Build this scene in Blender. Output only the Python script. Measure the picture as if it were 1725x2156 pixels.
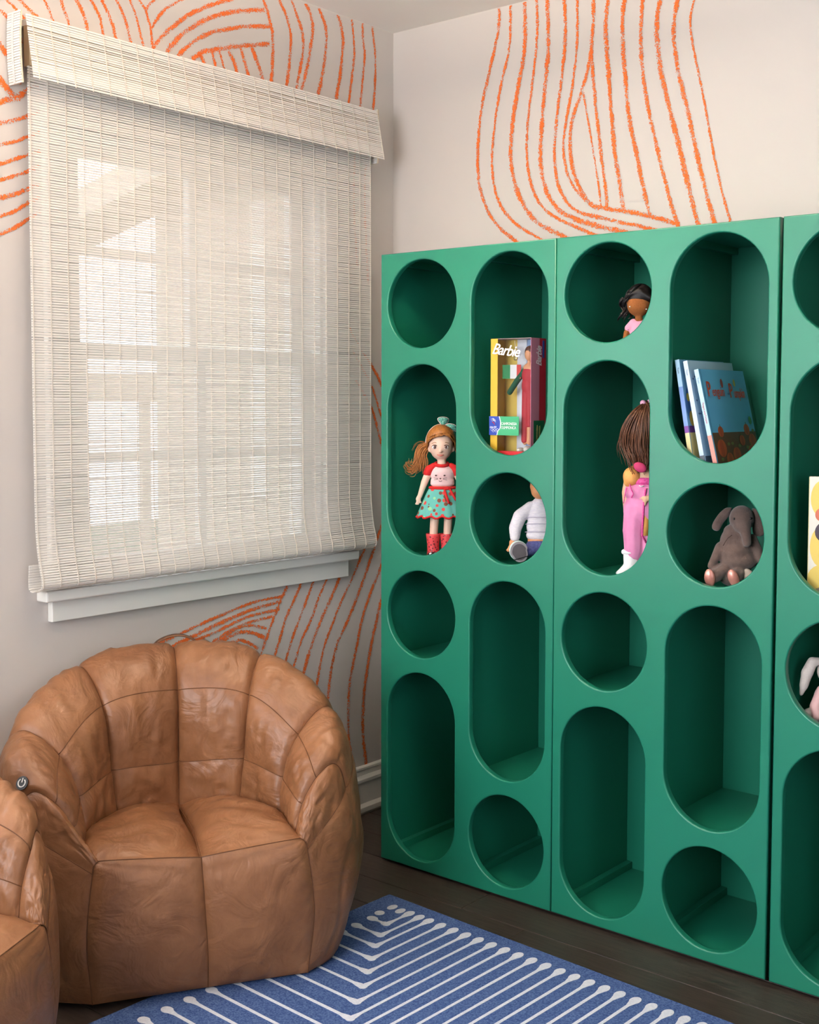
import bpy, bmesh, math, random
from mathutils import Vector, Matrix, Euler, noise

for _o in list(bpy.data.objects):
    bpy.data.objects.remove(_o, do_unlink=True)
SC = bpy.context.scene
COL = SC.collection

# ---------------------------------------------------------------- camera
# room axes: window wall x = 0, cubby wall y = 0, floor z = 0, room in x > 0, y < 0
CAM = bpy.data.cameras.new('camera')
CAM.sensor_fit = 'HORIZONTAL'
CAM.sensor_width = 36.0
CAM.lens = 2564.66 * 36.0 / 1725.0
CAM.shift_x = (862.5 - 995.15) / 1725.0
CAM.shift_y = (993.52 - 1078.0) / 1725.0
CAM.clip_start = 0.02
cam_o = bpy.data.objects.new('camera', CAM)
COL.objects.link(cam_o)
_r = Vector((0.78442076, 0.6202082, 0.00508423))
_u = Vector((-0.03993799, 0.04232864, 0.99830519))
_w = Vector((-0.61894186, 0.78329437, -0.05797333))
cam_o.matrix_world = Matrix(((_r.x, _u.x, -_w.x, 2.604275), (_r.y, _u.y, -_w.y, -2.886001),
                             (_r.z, _u.z, -_w.z, 1.294323), (0, 0, 0, 1)))
SC.camera = cam_o

# ---------------------------------------------------------------- sky and light
WORLD = bpy.data.worlds.new('sky')
SC.world = WORLD
WORLD.use_nodes = True
_bg = WORLD.node_tree.nodes['Background']
_bg.inputs[0].default_value = (0.80, 0.88, 1.0, 1)
_bg.inputs[1].default_value = 3.4

def area_light(name, loc, target, sx, sy, power, col):
    L = bpy.data.lights.new(name, 'AREA')
    L.shape = 'RECTANGLE'; L.size = sx; L.size_y = sy
    L.energy = power; L.color = col
    o = bpy.data.objects.new(name, L); COL.objects.link(o)
    o.location = loc
    d = Vector(target) - Vector(loc)
    o.rotation_euler = d.to_track_quat('-Z', 'Y').to_euler()
    return o

# daylight entering by the windows out of frame: behind the camera, further along the window wall, to the right
area_light('window_daylight', (1.25, -4.30, 1.55), (1.25, 0, 1.40), 1.5, 1.3, 84, (0.94, 0.97, 1.0))
area_light('second_window_daylight', (-0.13, -2.45, 1.45), (1.0, -2.45, 1.40), 1.25, 1.15, 30, (0.93, 0.97, 1.0))
area_light('side_window_daylight', (4.0, -2.3, 1.5), (0, -2.3, 1.3), 1.3, 1.25, 4, (0.95, 0.97, 1.0))
# warm uplight added to brighten the ceiling, set in an added bowl lamp (built below)
LAMP_POS = (0.95, -1.35, 2.24)
LAMP_STRENGTH = 4.0
_lp = bpy.data.lights.new('added_bowl_uplight', 'AREA')
_lp.shape = 'DISK'; _lp.size = 0.30; _lp.energy = 78; _lp.color = (1.0, 0.86, 0.70)
_lo = bpy.data.objects.new('added_bowl_uplight', _lp); COL.objects.link(_lo)
_lo.location = (LAMP_POS[0], LAMP_POS[1], 2.27); _lo.rotation_euler = (math.pi, 0, 0)

SC.view_settings.view_transform = 'Standard'
SC.view_settings.look = 'None'
SC.view_settings.gamma = 1.0
SC.view_settings.use_curve_mapping = False
SC.view_settings.exposure = 0.03
SC.cycles.use_denoising = True
SC.cycles.max_bounces = 5
SC.cycles.diffuse_bounces = 3
SC.cycles.glossy_bounces = 2
SC.cycles.transmission_bounces = 4
SC.cycles.transparent_max_bounces = 8
SC.cycles.use_adaptive_sampling = True
SC.cycles.adaptive_threshold = 0.15
SC.cycles.adaptive_min_samples = 16
SC.cycles.caustics_reflective = False
SC.cycles.caustics_refractive = False

# ---------------------------------------------------------------- helpers
def lin(c):
    out = []
    for v in c:
        v = v / 255.0
        out.append(v / 12.92 if v <= 0.04045 else ((v + 0.055) / 1.055) ** 2.4)
    return (out[0], out[1], out[2], 1.0)

MATS = {}
def mat(name, rgb, rough=0.5, spec=0.5, rgb2=None, scale=20.0, bump=0.0, bump_scale=60.0,
        detail=4.0, metal=0.0, coat=0.0, sheen=0.0, stretch=(1, 1, 1), transl=0.0):
    if name in MATS:
        return MATS[name]
    m = bpy.data.materials.new(name); m.use_nodes = True
    nt = m.node_tree; N = nt.nodes; K = nt.links
    b = N['Principled BSDF']
    b.inputs['Base Color'].default_value = lin(rgb)
    b.inputs['Roughness'].default_value = rough
    b.inputs['Specular IOR Level'].default_value = spec
    b.inputs['Metallic'].default_value = metal
    b.inputs['Coat Weight'].default_value = coat
    b.inputs['Sheen Weight'].default_value = sheen
    if rgb2 or bump:
        tc = N.new('ShaderNodeTexCoord'); mp = N.new('ShaderNodeMapping')
        mp.inputs['Scale'].default_value = stretch
        K.new(tc.outputs['Object'], mp.inputs['Vector'])
    if rgb2:
        n = N.new('ShaderNodeTexNoise'); n.inputs['Scale'].default_value = scale
        n.inputs['Detail'].default_value = detail
        K.new(mp.outputs[0], n.inputs['Vector'])
        r = N.new('ShaderNodeValToRGB')
        r.color_ramp.elements[0].position = 0.32; r.color_ramp.elements[0].color = lin(rgb)
        r.color_ramp.elements[1].position = 0.68; r.color_ramp.elements[1].color = lin(rgb2)
        K.new(n.outputs[0], r.inputs[0]); K.new(r.outputs[0], b.inputs['Base Color'])
    if bump:
        n2 = N.new('ShaderNodeTexNoise'); n2.inputs['Scale'].default_value = bump_scale
        n2.inputs['Detail'].default_value = 5.0
        K.new(mp.outputs[0], n2.inputs['Vector'])
        bm_ = N.new('ShaderNodeBump'); bm_.inputs['Strength'].default_value = bump
        bm_.inputs['Distance'].default_value = 0.002
        K.new(n2.outputs[0], bm_.inputs['Height']); K.new(bm_.outputs[0], b.inputs['Normal'])
    if transl:
        t = N.new('ShaderNodeBsdfTranslucent'); t.inputs['Color'].default_value = lin(rgb)
        mx = N.new('ShaderNodeMixShader'); mx.inputs[0].default_value = transl
        out = N['Material Output']
        K.new(b.outputs[0], mx.inputs[1]); K.new(t.outputs[0], mx.inputs[2]); K.new(mx.outputs[0], out.inputs[0])
    MATS[name] = m
    return m

def obj(name, me, m=None, parent=None, smooth=False):
    """link one mesh object; me is a bmesh or a mesh"""
    if isinstance(me, bmesh.types.BMesh):
        d = bpy.data.meshes.new(name); me.normal_update(); me.to_mesh(d); me.free()
    else:
        d = me
    if m is not None and not d.materials:
        d.materials.append(m)
    if smooth:
        d.polygons.foreach_set('use_smooth', [True] * len(d.polygons))
    o = bpy.data.objects.new(name, d); COL.objects.link(o)
    if parent is not None:
        o.parent = parent
    return o

def tag(o, label=None, cat=None, group=None, kind=None):
    if label: o['label'] = label
    if cat: o['category'] = cat
    if group: o['group'] = group
    if kind: o['kind'] = kind
    return o

def thing(name, label, cat, loc=(0, 0, 0), rz=0.0, group=None):
    o = bpy.data.objects.new(name, None); COL.objects.link(o)
    o.empty_display_size = 0.05
    o.location = loc; o.rotation_euler = (0, 0, rz)
    return tag(o, label, cat, group)

def box(bm, lo, hi, bevel=0.0):
    lo = Vector(lo); hi = Vector(hi)
    g = bmesh.ops.create_cube(bm, size=1.0)
    vs = g['verts']
    c = (lo + hi) / 2; s = hi - lo
    for v in vs:
        v.co = Vector((c.x + v.co.x * s.x, c.y + v.co.y * s.y, c.z + v.co.z * s.z))
    if bevel:
        es = list({e for v in vs for e in v.link_edges})
        bmesh.ops.bevel(bm, geom=es, offset=bevel, segments=2, affect='EDGES', profile=0.5)
    return bm

def box_obj(name, lo, hi, m, parent=None, bevel=0.0):
    bm = bmesh.new(); box(bm, lo, hi, bevel)
    return obj(name, bm, m, parent)

def catmull(pts, n):
    """smooth polyline through pts (sequences of floats), n samples per span"""
    P = [Vector(p) for p in pts]
    out = []
    for i in range(len(P) - 1):
        p0 = P[i - 1] if i > 0 else P[i] * 2 - P[i + 1]
        p1, p2 = P[i], P[i + 1]
        p3 = P[i + 2] if i + 2 < len(P) else P[i + 1] * 2 - P[i]
        for k in range(n):
            t = k / n
            out.append(0.5 * ((2 * p1) + (p2 - p0) * t + (2 * p0 - 5 * p1 + 4 * p2 - p3) * t * t + (3 * p1 - p0 - 3 * p2 + p3) * t ** 3))
    out.append(P[-1].copy())
    return out

def grid_mesh(name, rows, close_u=False, close_v=False, uv=True):
    """mesh from a grid of points rows[j][i]"""
    nv = len(rows); nu = len(rows[0])
    verts = [tuple(p) for r in rows for p in r]
    faces = []
    for j in range(nv if close_v else nv - 1):
        for i in range(nu if close_u else nu - 1):
            a = j * nu + i; b = j * nu + (i + 1) % nu
            c = ((j + 1) % nv) * nu + (i + 1) % nu; d = ((j + 1) % nv) * nu + i
            faces.append((a, b, c, d))
    me = bpy.data.meshes.new(name); me.from_pydata(verts, [], faces)
    return me

def tube(bm, pts, rad, seg=8, cap=True):
    """swept tube through pts; rad is a number or a list"""
    P = [Vector(p) for p in pts]; n = len(P)
    R = rad if isinstance(rad, (list, tuple)) else [rad] * n
    prev = None; rings = []
    up = Vector((0, 0, 1))
    for i in range(n):
        t = (P[min(i + 1, n - 1)] - P[max(i - 1, 0)])
        t = t.normalized() if t.length > 1e-9 else Vector((0, 0, 1))
        if prev is None:
            a = t.cross(up)
            if a.length < 1e-3: a = t.cross(Vector((1, 0, 0)))
            a.normalize()
        else:
            a = prev - t * prev.dot(t)
            a = a.normalized() if a.length > 1e-6 else t.orthogonal().normalized()
        prev = a; b = t.cross(a)
        rings.append([bm.verts.new(P[i] + (a * math.cos(2 * math.pi * k / seg) + b * math.sin(2 * math.pi * k / seg)) * R[i]) for k in range(seg)])
    for i in range(n - 1):
        for k in range(seg):
            bm.faces.new((rings[i][k], rings[i][(k + 1) % seg], rings[i + 1][(k + 1) % seg], rings[i + 1][k]))
    if cap:
        bm.faces.new(list(reversed(rings[0]))); bm.faces.new(rings[-1])
    return bm

def ellipsoid(bm, c, r, rot=(0, 0, 0), seg=16):
    g = bmesh.ops.create_uvsphere(bm, u_segments=seg, v_segments=max(6, seg // 2), radius=1.0)
    M = Matrix.Translation(Vector(c)) @ Euler(rot).to_matrix().to_4x4() @ Matrix.Diagonal((r[0], r[1], r[2], 1))
    bmesh.ops.transform(bm, matrix=M, verts=g['verts'])
    return bm

def bake(o):
    """replace an object's mesh by its evaluated one and drop its modifiers"""
    dg = bpy.context.evaluated_depsgraph_get()
    me = bpy.data.meshes.new_from_object(o.evaluated_get(dg))
    old = o.data; o.modifiers.clear()
    o.data = me
    return o

def organic(name, prims, voxel, m, parent=None, smooth=4):
    """one continuous skin grown over capsules ('c', p0, p1, r0, r1) and ellipsoids ('e', c, r, rot)"""
    bm = bmesh.new()
    for p in prims:
        if p[0] == 'c':
            a, b = Vector(p[1]), Vector(p[2]); n = 6
            pts = [a.lerp(b, i / n) for i in range(n + 1)]
            tube(bm, pts, [p[3] + (p[4] - p[3]) * i / n for i in range(n + 1)], 10)
            ellipsoid(bm, a, (p[3],) * 3, seg=12); ellipsoid(bm, b, (p[4],) * 3, seg=12)
        else:
            ellipsoid(bm, p[1], p[2], p[3] if len(p) > 3 else (0, 0, 0), 18)
    o = obj(name, bm, m)
    r = o.modifiers.new('r', 'REMESH'); r.mode = 'VOXEL'; r.voxel_size = voxel; r.use_smooth_shade = True
    s = o.modifiers.new('s', 'SMOOTH'); s.iterations = smooth; s.factor = 0.5
    bake(o)
    if not o.data.materials: o.data.materials.append(m)
    o.data.polygons.foreach_set('use_smooth', [True] * len(o.data.polygons))
    if parent is not None: o.parent = parent
    return o

def copy_tree(o, parent=None):
    c = o.copy(); COL.objects.link(c)
    if parent is not None: c.parent = parent
    for ch in list(o.children):
        copy_tree(ch, c)
    return c

def text_mesh(s, size, m, parent, loc, rot, name='lettering', shear=0.0, spacing=1.0, align='LEFT', bold=0.0, sx=1.0):
    cu = bpy.data.curves.new(name, 'FONT'); cu.body = s; cu.size = size
    cu.shear = shear; cu.space_character = spacing; cu.align_x = align; cu.offset = bold
    cu.extrude = 0.00015; cu.resolution_u = 2
    o = bpy.data.objects.new(name, cu); COL.objects.link(o)
    bpy.context.view_layer.update()
    dg = bpy.context.evaluated_depsgraph_get()
    me = bpy.data.meshes.new_from_object(o.evaluated_get(dg))
    bpy.data.objects.remove(o, do_unlink=True)
    me.materials.clear(); me.materials.append(m)
    t = bpy.data.objects.new(name, me); COL.objects.link(t)
    t.parent = parent; t.location = loc; t.rotation_euler = rot; t.scale = (sx, 1, 1)
    return t

RND = random.Random(7)

# ---------------------------------------------------------------- materials
M_WALL = mat('wall_paint', (203, 194, 187), 0.72, 0.25)
M_CEIL = mat('ceiling_paint', (246, 238, 229), 0.8, 0.2)
M_TRIM = mat('trim_paint', (232, 228, 220), 0.38, 0.5)
M_GREEN = mat('green_lacquer', (26, 117, 92), 0.36, 0.5)
M_FLOOR = mat('dark_stained_oak', (44, 36, 32), 0.42, 0.45, (66, 55, 48), 9.0, 0.25, 40.0, stretch=(1.2, 14, 14))
M_DARK = mat('dark_void', (18, 17, 17), 0.8, 0.2)

# ---------------------------------------------------------------- room shell
RX, RY, RH = 3.9, -4.2, 2.44
def wall_with_hole(name, axis, at, thick, lo, hi, holes, m):
    """axis 0: wall in plane x=at (u=y), axis 1: plane y=at (u=x). thick signed outward."""
    bm = bmesh.new()
    us = sorted({lo[0], hi[0]} | {h[0] for h in holes} | {h[2] for h in holes})
    zs = sorted({lo[1], hi[1]} | {h[1] for h in holes} | {h[3] for h in holes})
    for i in range(len(us) - 1):
        for j in range(len(zs) - 1):
            cu, cz = (us[i] + us[i + 1]) / 2, (zs[j] + zs[j + 1]) / 2
            if any(h[0] < cu < h[2] and h[1] < cz < h[3] for h in holes):
                continue
            a, b = sorted((at, at + thick))
            if axis == 0: box(bm, (a, us[i], zs[j]), (b, us[i + 1], zs[j + 1]))
            else: box(bm, (us[i], a, zs[j]), (us[i + 1], b, zs[j + 1]))
    bmesh.ops.remove_doubles(bm, verts=bm.verts, dist=1e-5)
    o = obj(name, bm, m); o['kind'] = 'structure'
    return o

WY0, WY1, WZ0, WZ1 = -1.152, -0.310, 0.835, 1.955       # window opening in the window wall
wall_left = wall_with_hole('wall_left', 0, 0.0, -0.14, (RY, 0), (0, RH), [(WY0, WZ0, WY1, WZ1), (-3.1, 0.85, -1.8, 2.05)], M_WALL)
wall_back = wall_with_hole('wall_back', 1, 0.0, 0.12, (-0.14, 0), (RX + 0.12, RH), [], M_WALL)
wall_right = wall_with_hole('wall_right', 0, RX, 0.12, (RY, 0), (0, RH), [(-2.95, 0.85, -1.65, 2.1)], M_WALL)
wall_front = wall_with_hole('wall_front', 1, RY, -0.12, (-0.14, 0), (RX + 0.12, RH), [(0.5, 0.90, 2.0, 2.20)], M_WALL)
c_ = box_obj('ceiling', (-0.14, RY - 0.12, RH), (RX + 0.12, 0.12, RH + 0.08), M_CEIL); c_['kind'] = 'structure'

# floor: sub floor with separate dark oak planks running along the cubby wall
floor = box_obj('floor', (-0.14, RY - 0.12, -0.06), (RX + 0.12, 0.12, -0.012), M_DARK); floor['kind'] = 'structure'
_pm = {}
y = -0.002; row = 0
while y > RY + 0.02:
    x = 0.0 if row % 2 == 0 else -0.0
    first = [0.9, 0.55, 1.25, 0.7][row % 4]
    xs = [0.0, first]
    while xs[-1] < RX: xs.append(min(RX, xs[-1] + 1.35))
    for i in range(len(xs) - 1):
        ln = round(xs[i + 1] - xs[i] - 0.0016, 4)
        if ln < 0.03: continue
        if ln not in _pm:
            bm = bmesh.new(); box(bm, (0, -0.1262, -0.012), (ln, 0, 0), 0.0012)
            d = bpy.data.meshes.new('plank'); bm.to_mesh(d); bm.free(); d.materials.append(M_FLOOR); _pm[ln] = d
        o = bpy.data.objects.new('plank', _pm[ln]); COL.objects.link(o); o.parent = floor
        o.location = (xs[i], y, 0)
    y -= 0.128; row += 1

def baseboard(name, a, b, inward, m=M_TRIM):
    """moulded skirting from a to b (2-D points), profile pushed to `inward`"""
    prof = [(0, 0.0), (0.018, 0.0), (0.024, 0.010), (0.024, 0.024), (0.015, 0.034), (0.014, 0.098), (0.019, 0.103), (0.019, 0.112), (0.010, 0.122), (0.010, 0.136), (0.013, 0.141), (0.013, 0.147), (0.006, 0.150), (0, 0.150)]
    a = Vector(a); b = Vector(b); n = Vector(inward)
    rows = [[Vector((q.x + n.x * p[0], q.y + n.y * p[0], p[1])) for p in prof] for q in (a, b)]
    me = grid_mesh(name, rows)
    o = obj(name, me, m); o['kind'] = 'structure'
    return o
baseboard('baseboard_left', (0, RY), (0, 0), (1, 0))
baseboard('baseboard_back', (0, 0), (RX, 0), (0, -1))
baseboard('baseboard_right', (RX, RY), (RX, 0), (-1, 0))
baseboard('baseboard_front', (0, RY), (RX, RY), (0, 1))

# ---------------------------------------------------------------- crayon mural painted on the two walls
def crayon_material():
    m = bpy.data.materials.new('orange_crayon'); m.use_nodes = True
    nt = m.node_tree; N = nt.nodes; K = nt.links
    b = N['Principled BSDF']; out = N['Material Output']
    b.inputs['Base Color'].default_value = lin((236, 112, 48)); b.inputs['Roughness'].default_value = 0.75
    b.inputs['Specular IOR Level'].default_value = 0.2
    tc = N.new('ShaderNodeTexCoord')
    uv = N.new('ShaderNodeUVMap'); sep = N.new('ShaderNodeSeparateXYZ'); K.new(uv.outputs[0], sep.inputs[0])
    # |2v-1| : 0 at the core of the stroke, 1 at its edge
    a1 = N.new('ShaderNodeMath'); a1.operation = 'MULTIPLY_ADD'; a1.inputs[1].default_value = 2.0; a1.inputs[2].default_value = -1.0
    K.new(sep.outputs[1], a1.inputs[0])
    a2 = N.new('ShaderNodeMath'); a2.operation = 'ABSOLUTE'; K.new(a1.outputs[0], a2.inputs[0])
    a3 = N.new('ShaderNodeMath'); a3.operation = 'POWER'; a3.inputs[1].default_value = 2.2; K.new(a2.outputs[0], a3.inputs[0])
    fine = N.new('ShaderNodeTexNoise'); fine.inputs['Scale'].default_value = 360.0; fine.inputs['Detail'].default_value = 2.0
    K.new(tc.outputs['Object'], fine.inputs['Vector'])
    slow = N.new('ShaderNodeTexNoise'); slow.inputs['Scale'].default_value = 22.0; slow.inputs['Detail'].default_value = 2.0
    K.new(tc.outputs['Object'], slow.inputs['Vector'])
    # coverage = fine + 0.5*slow - 0.45*edge
    s1 = N.new('ShaderNodeMath'); s1.operation = 'MULTIPLY_ADD'; s1.inputs[1].default_value = 0.42
    K.new(slow.outputs[0], s1.inputs[0]); K.new(fine.outputs[0], s1.inputs[2])
    s2 = N.new('ShaderNodeMath'); s2.operation = 'MULTIPLY_ADD'; s2.inputs[1].default_value = -0.42
    K.new(a3.outputs[0], s2.inputs[0]); K.new(s1.outputs[0], s2.inputs[2])
    st = N.new('ShaderNodeMapRange'); st.inputs['From Min'].default_value = 0.605; st.inputs['From Max'].default_value = 0.655
    K.new(s2.outputs[0], st.inputs[0])
    tr = N.new('ShaderNodeBsdfTransparent'); mx = N.new('ShaderNodeMixShader')
    K.new(st.outputs[0], mx.inputs[0]); K.new(tr.outputs[0], mx.inputs[1]); K.new(b.outputs[0], mx.inputs[2])
    K.new(mx.outputs[0], out.inputs[0])
    return m
M_CRAYON = crayon_material()

STROKE_N = [0]
def stroke(width, pts, axis, parent):
    STROKE_N[0] += 1; lift = 0.0003 + 0.00002 * STROKE_N[0]
    rr = random.Random(int(pts[0][0] * 1000) + len(pts))
    P = catmull([(p[0], p[1], 0) for p in pts], 8)
    rows = [[], []]
    s = 0.0; U = []
    for i, p in enumerate(P):
        t = P[min(i + 1, len(P) - 1)] - P[max(i - 1, 0)]; t.normalize()
        n = Vector((-t.y, t.x, 0))
        wv = width * 1.75 * (0.5 + 0.12 * noise.noise(Vector((p.x * 25, p.y * 25, width * 900))))
        wob = n * 0.0012 * noise.noise(Vector((p.x * 60, p.y * 60, 5)))
        if i: s += (P[i] - P[i - 1]).length
        U.append(s)
        for k, sg in enumerate((-1, 1)):
            q = p + wob + n * wv * sg
            z = min(q.y, RH - 0.003)
            rows[k].append(Vector((lift, q.x, z)) if axis == 0 else Vector((q.x, -lift, z)))
    me = grid_mesh('mural_stroke', rows)
    uvl = me.uv_layers.new(name='UVMap')
    nu = len(P)
    for poly in me.polygons:
        for li in poly.loop_indices:
            vi = me.loops[li].vertex_index
            uvl.data[li].uv = (U[vi % nu], float(vi // nu))
    return obj('mural_stroke', me, M_CRAYON, parent)
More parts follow.
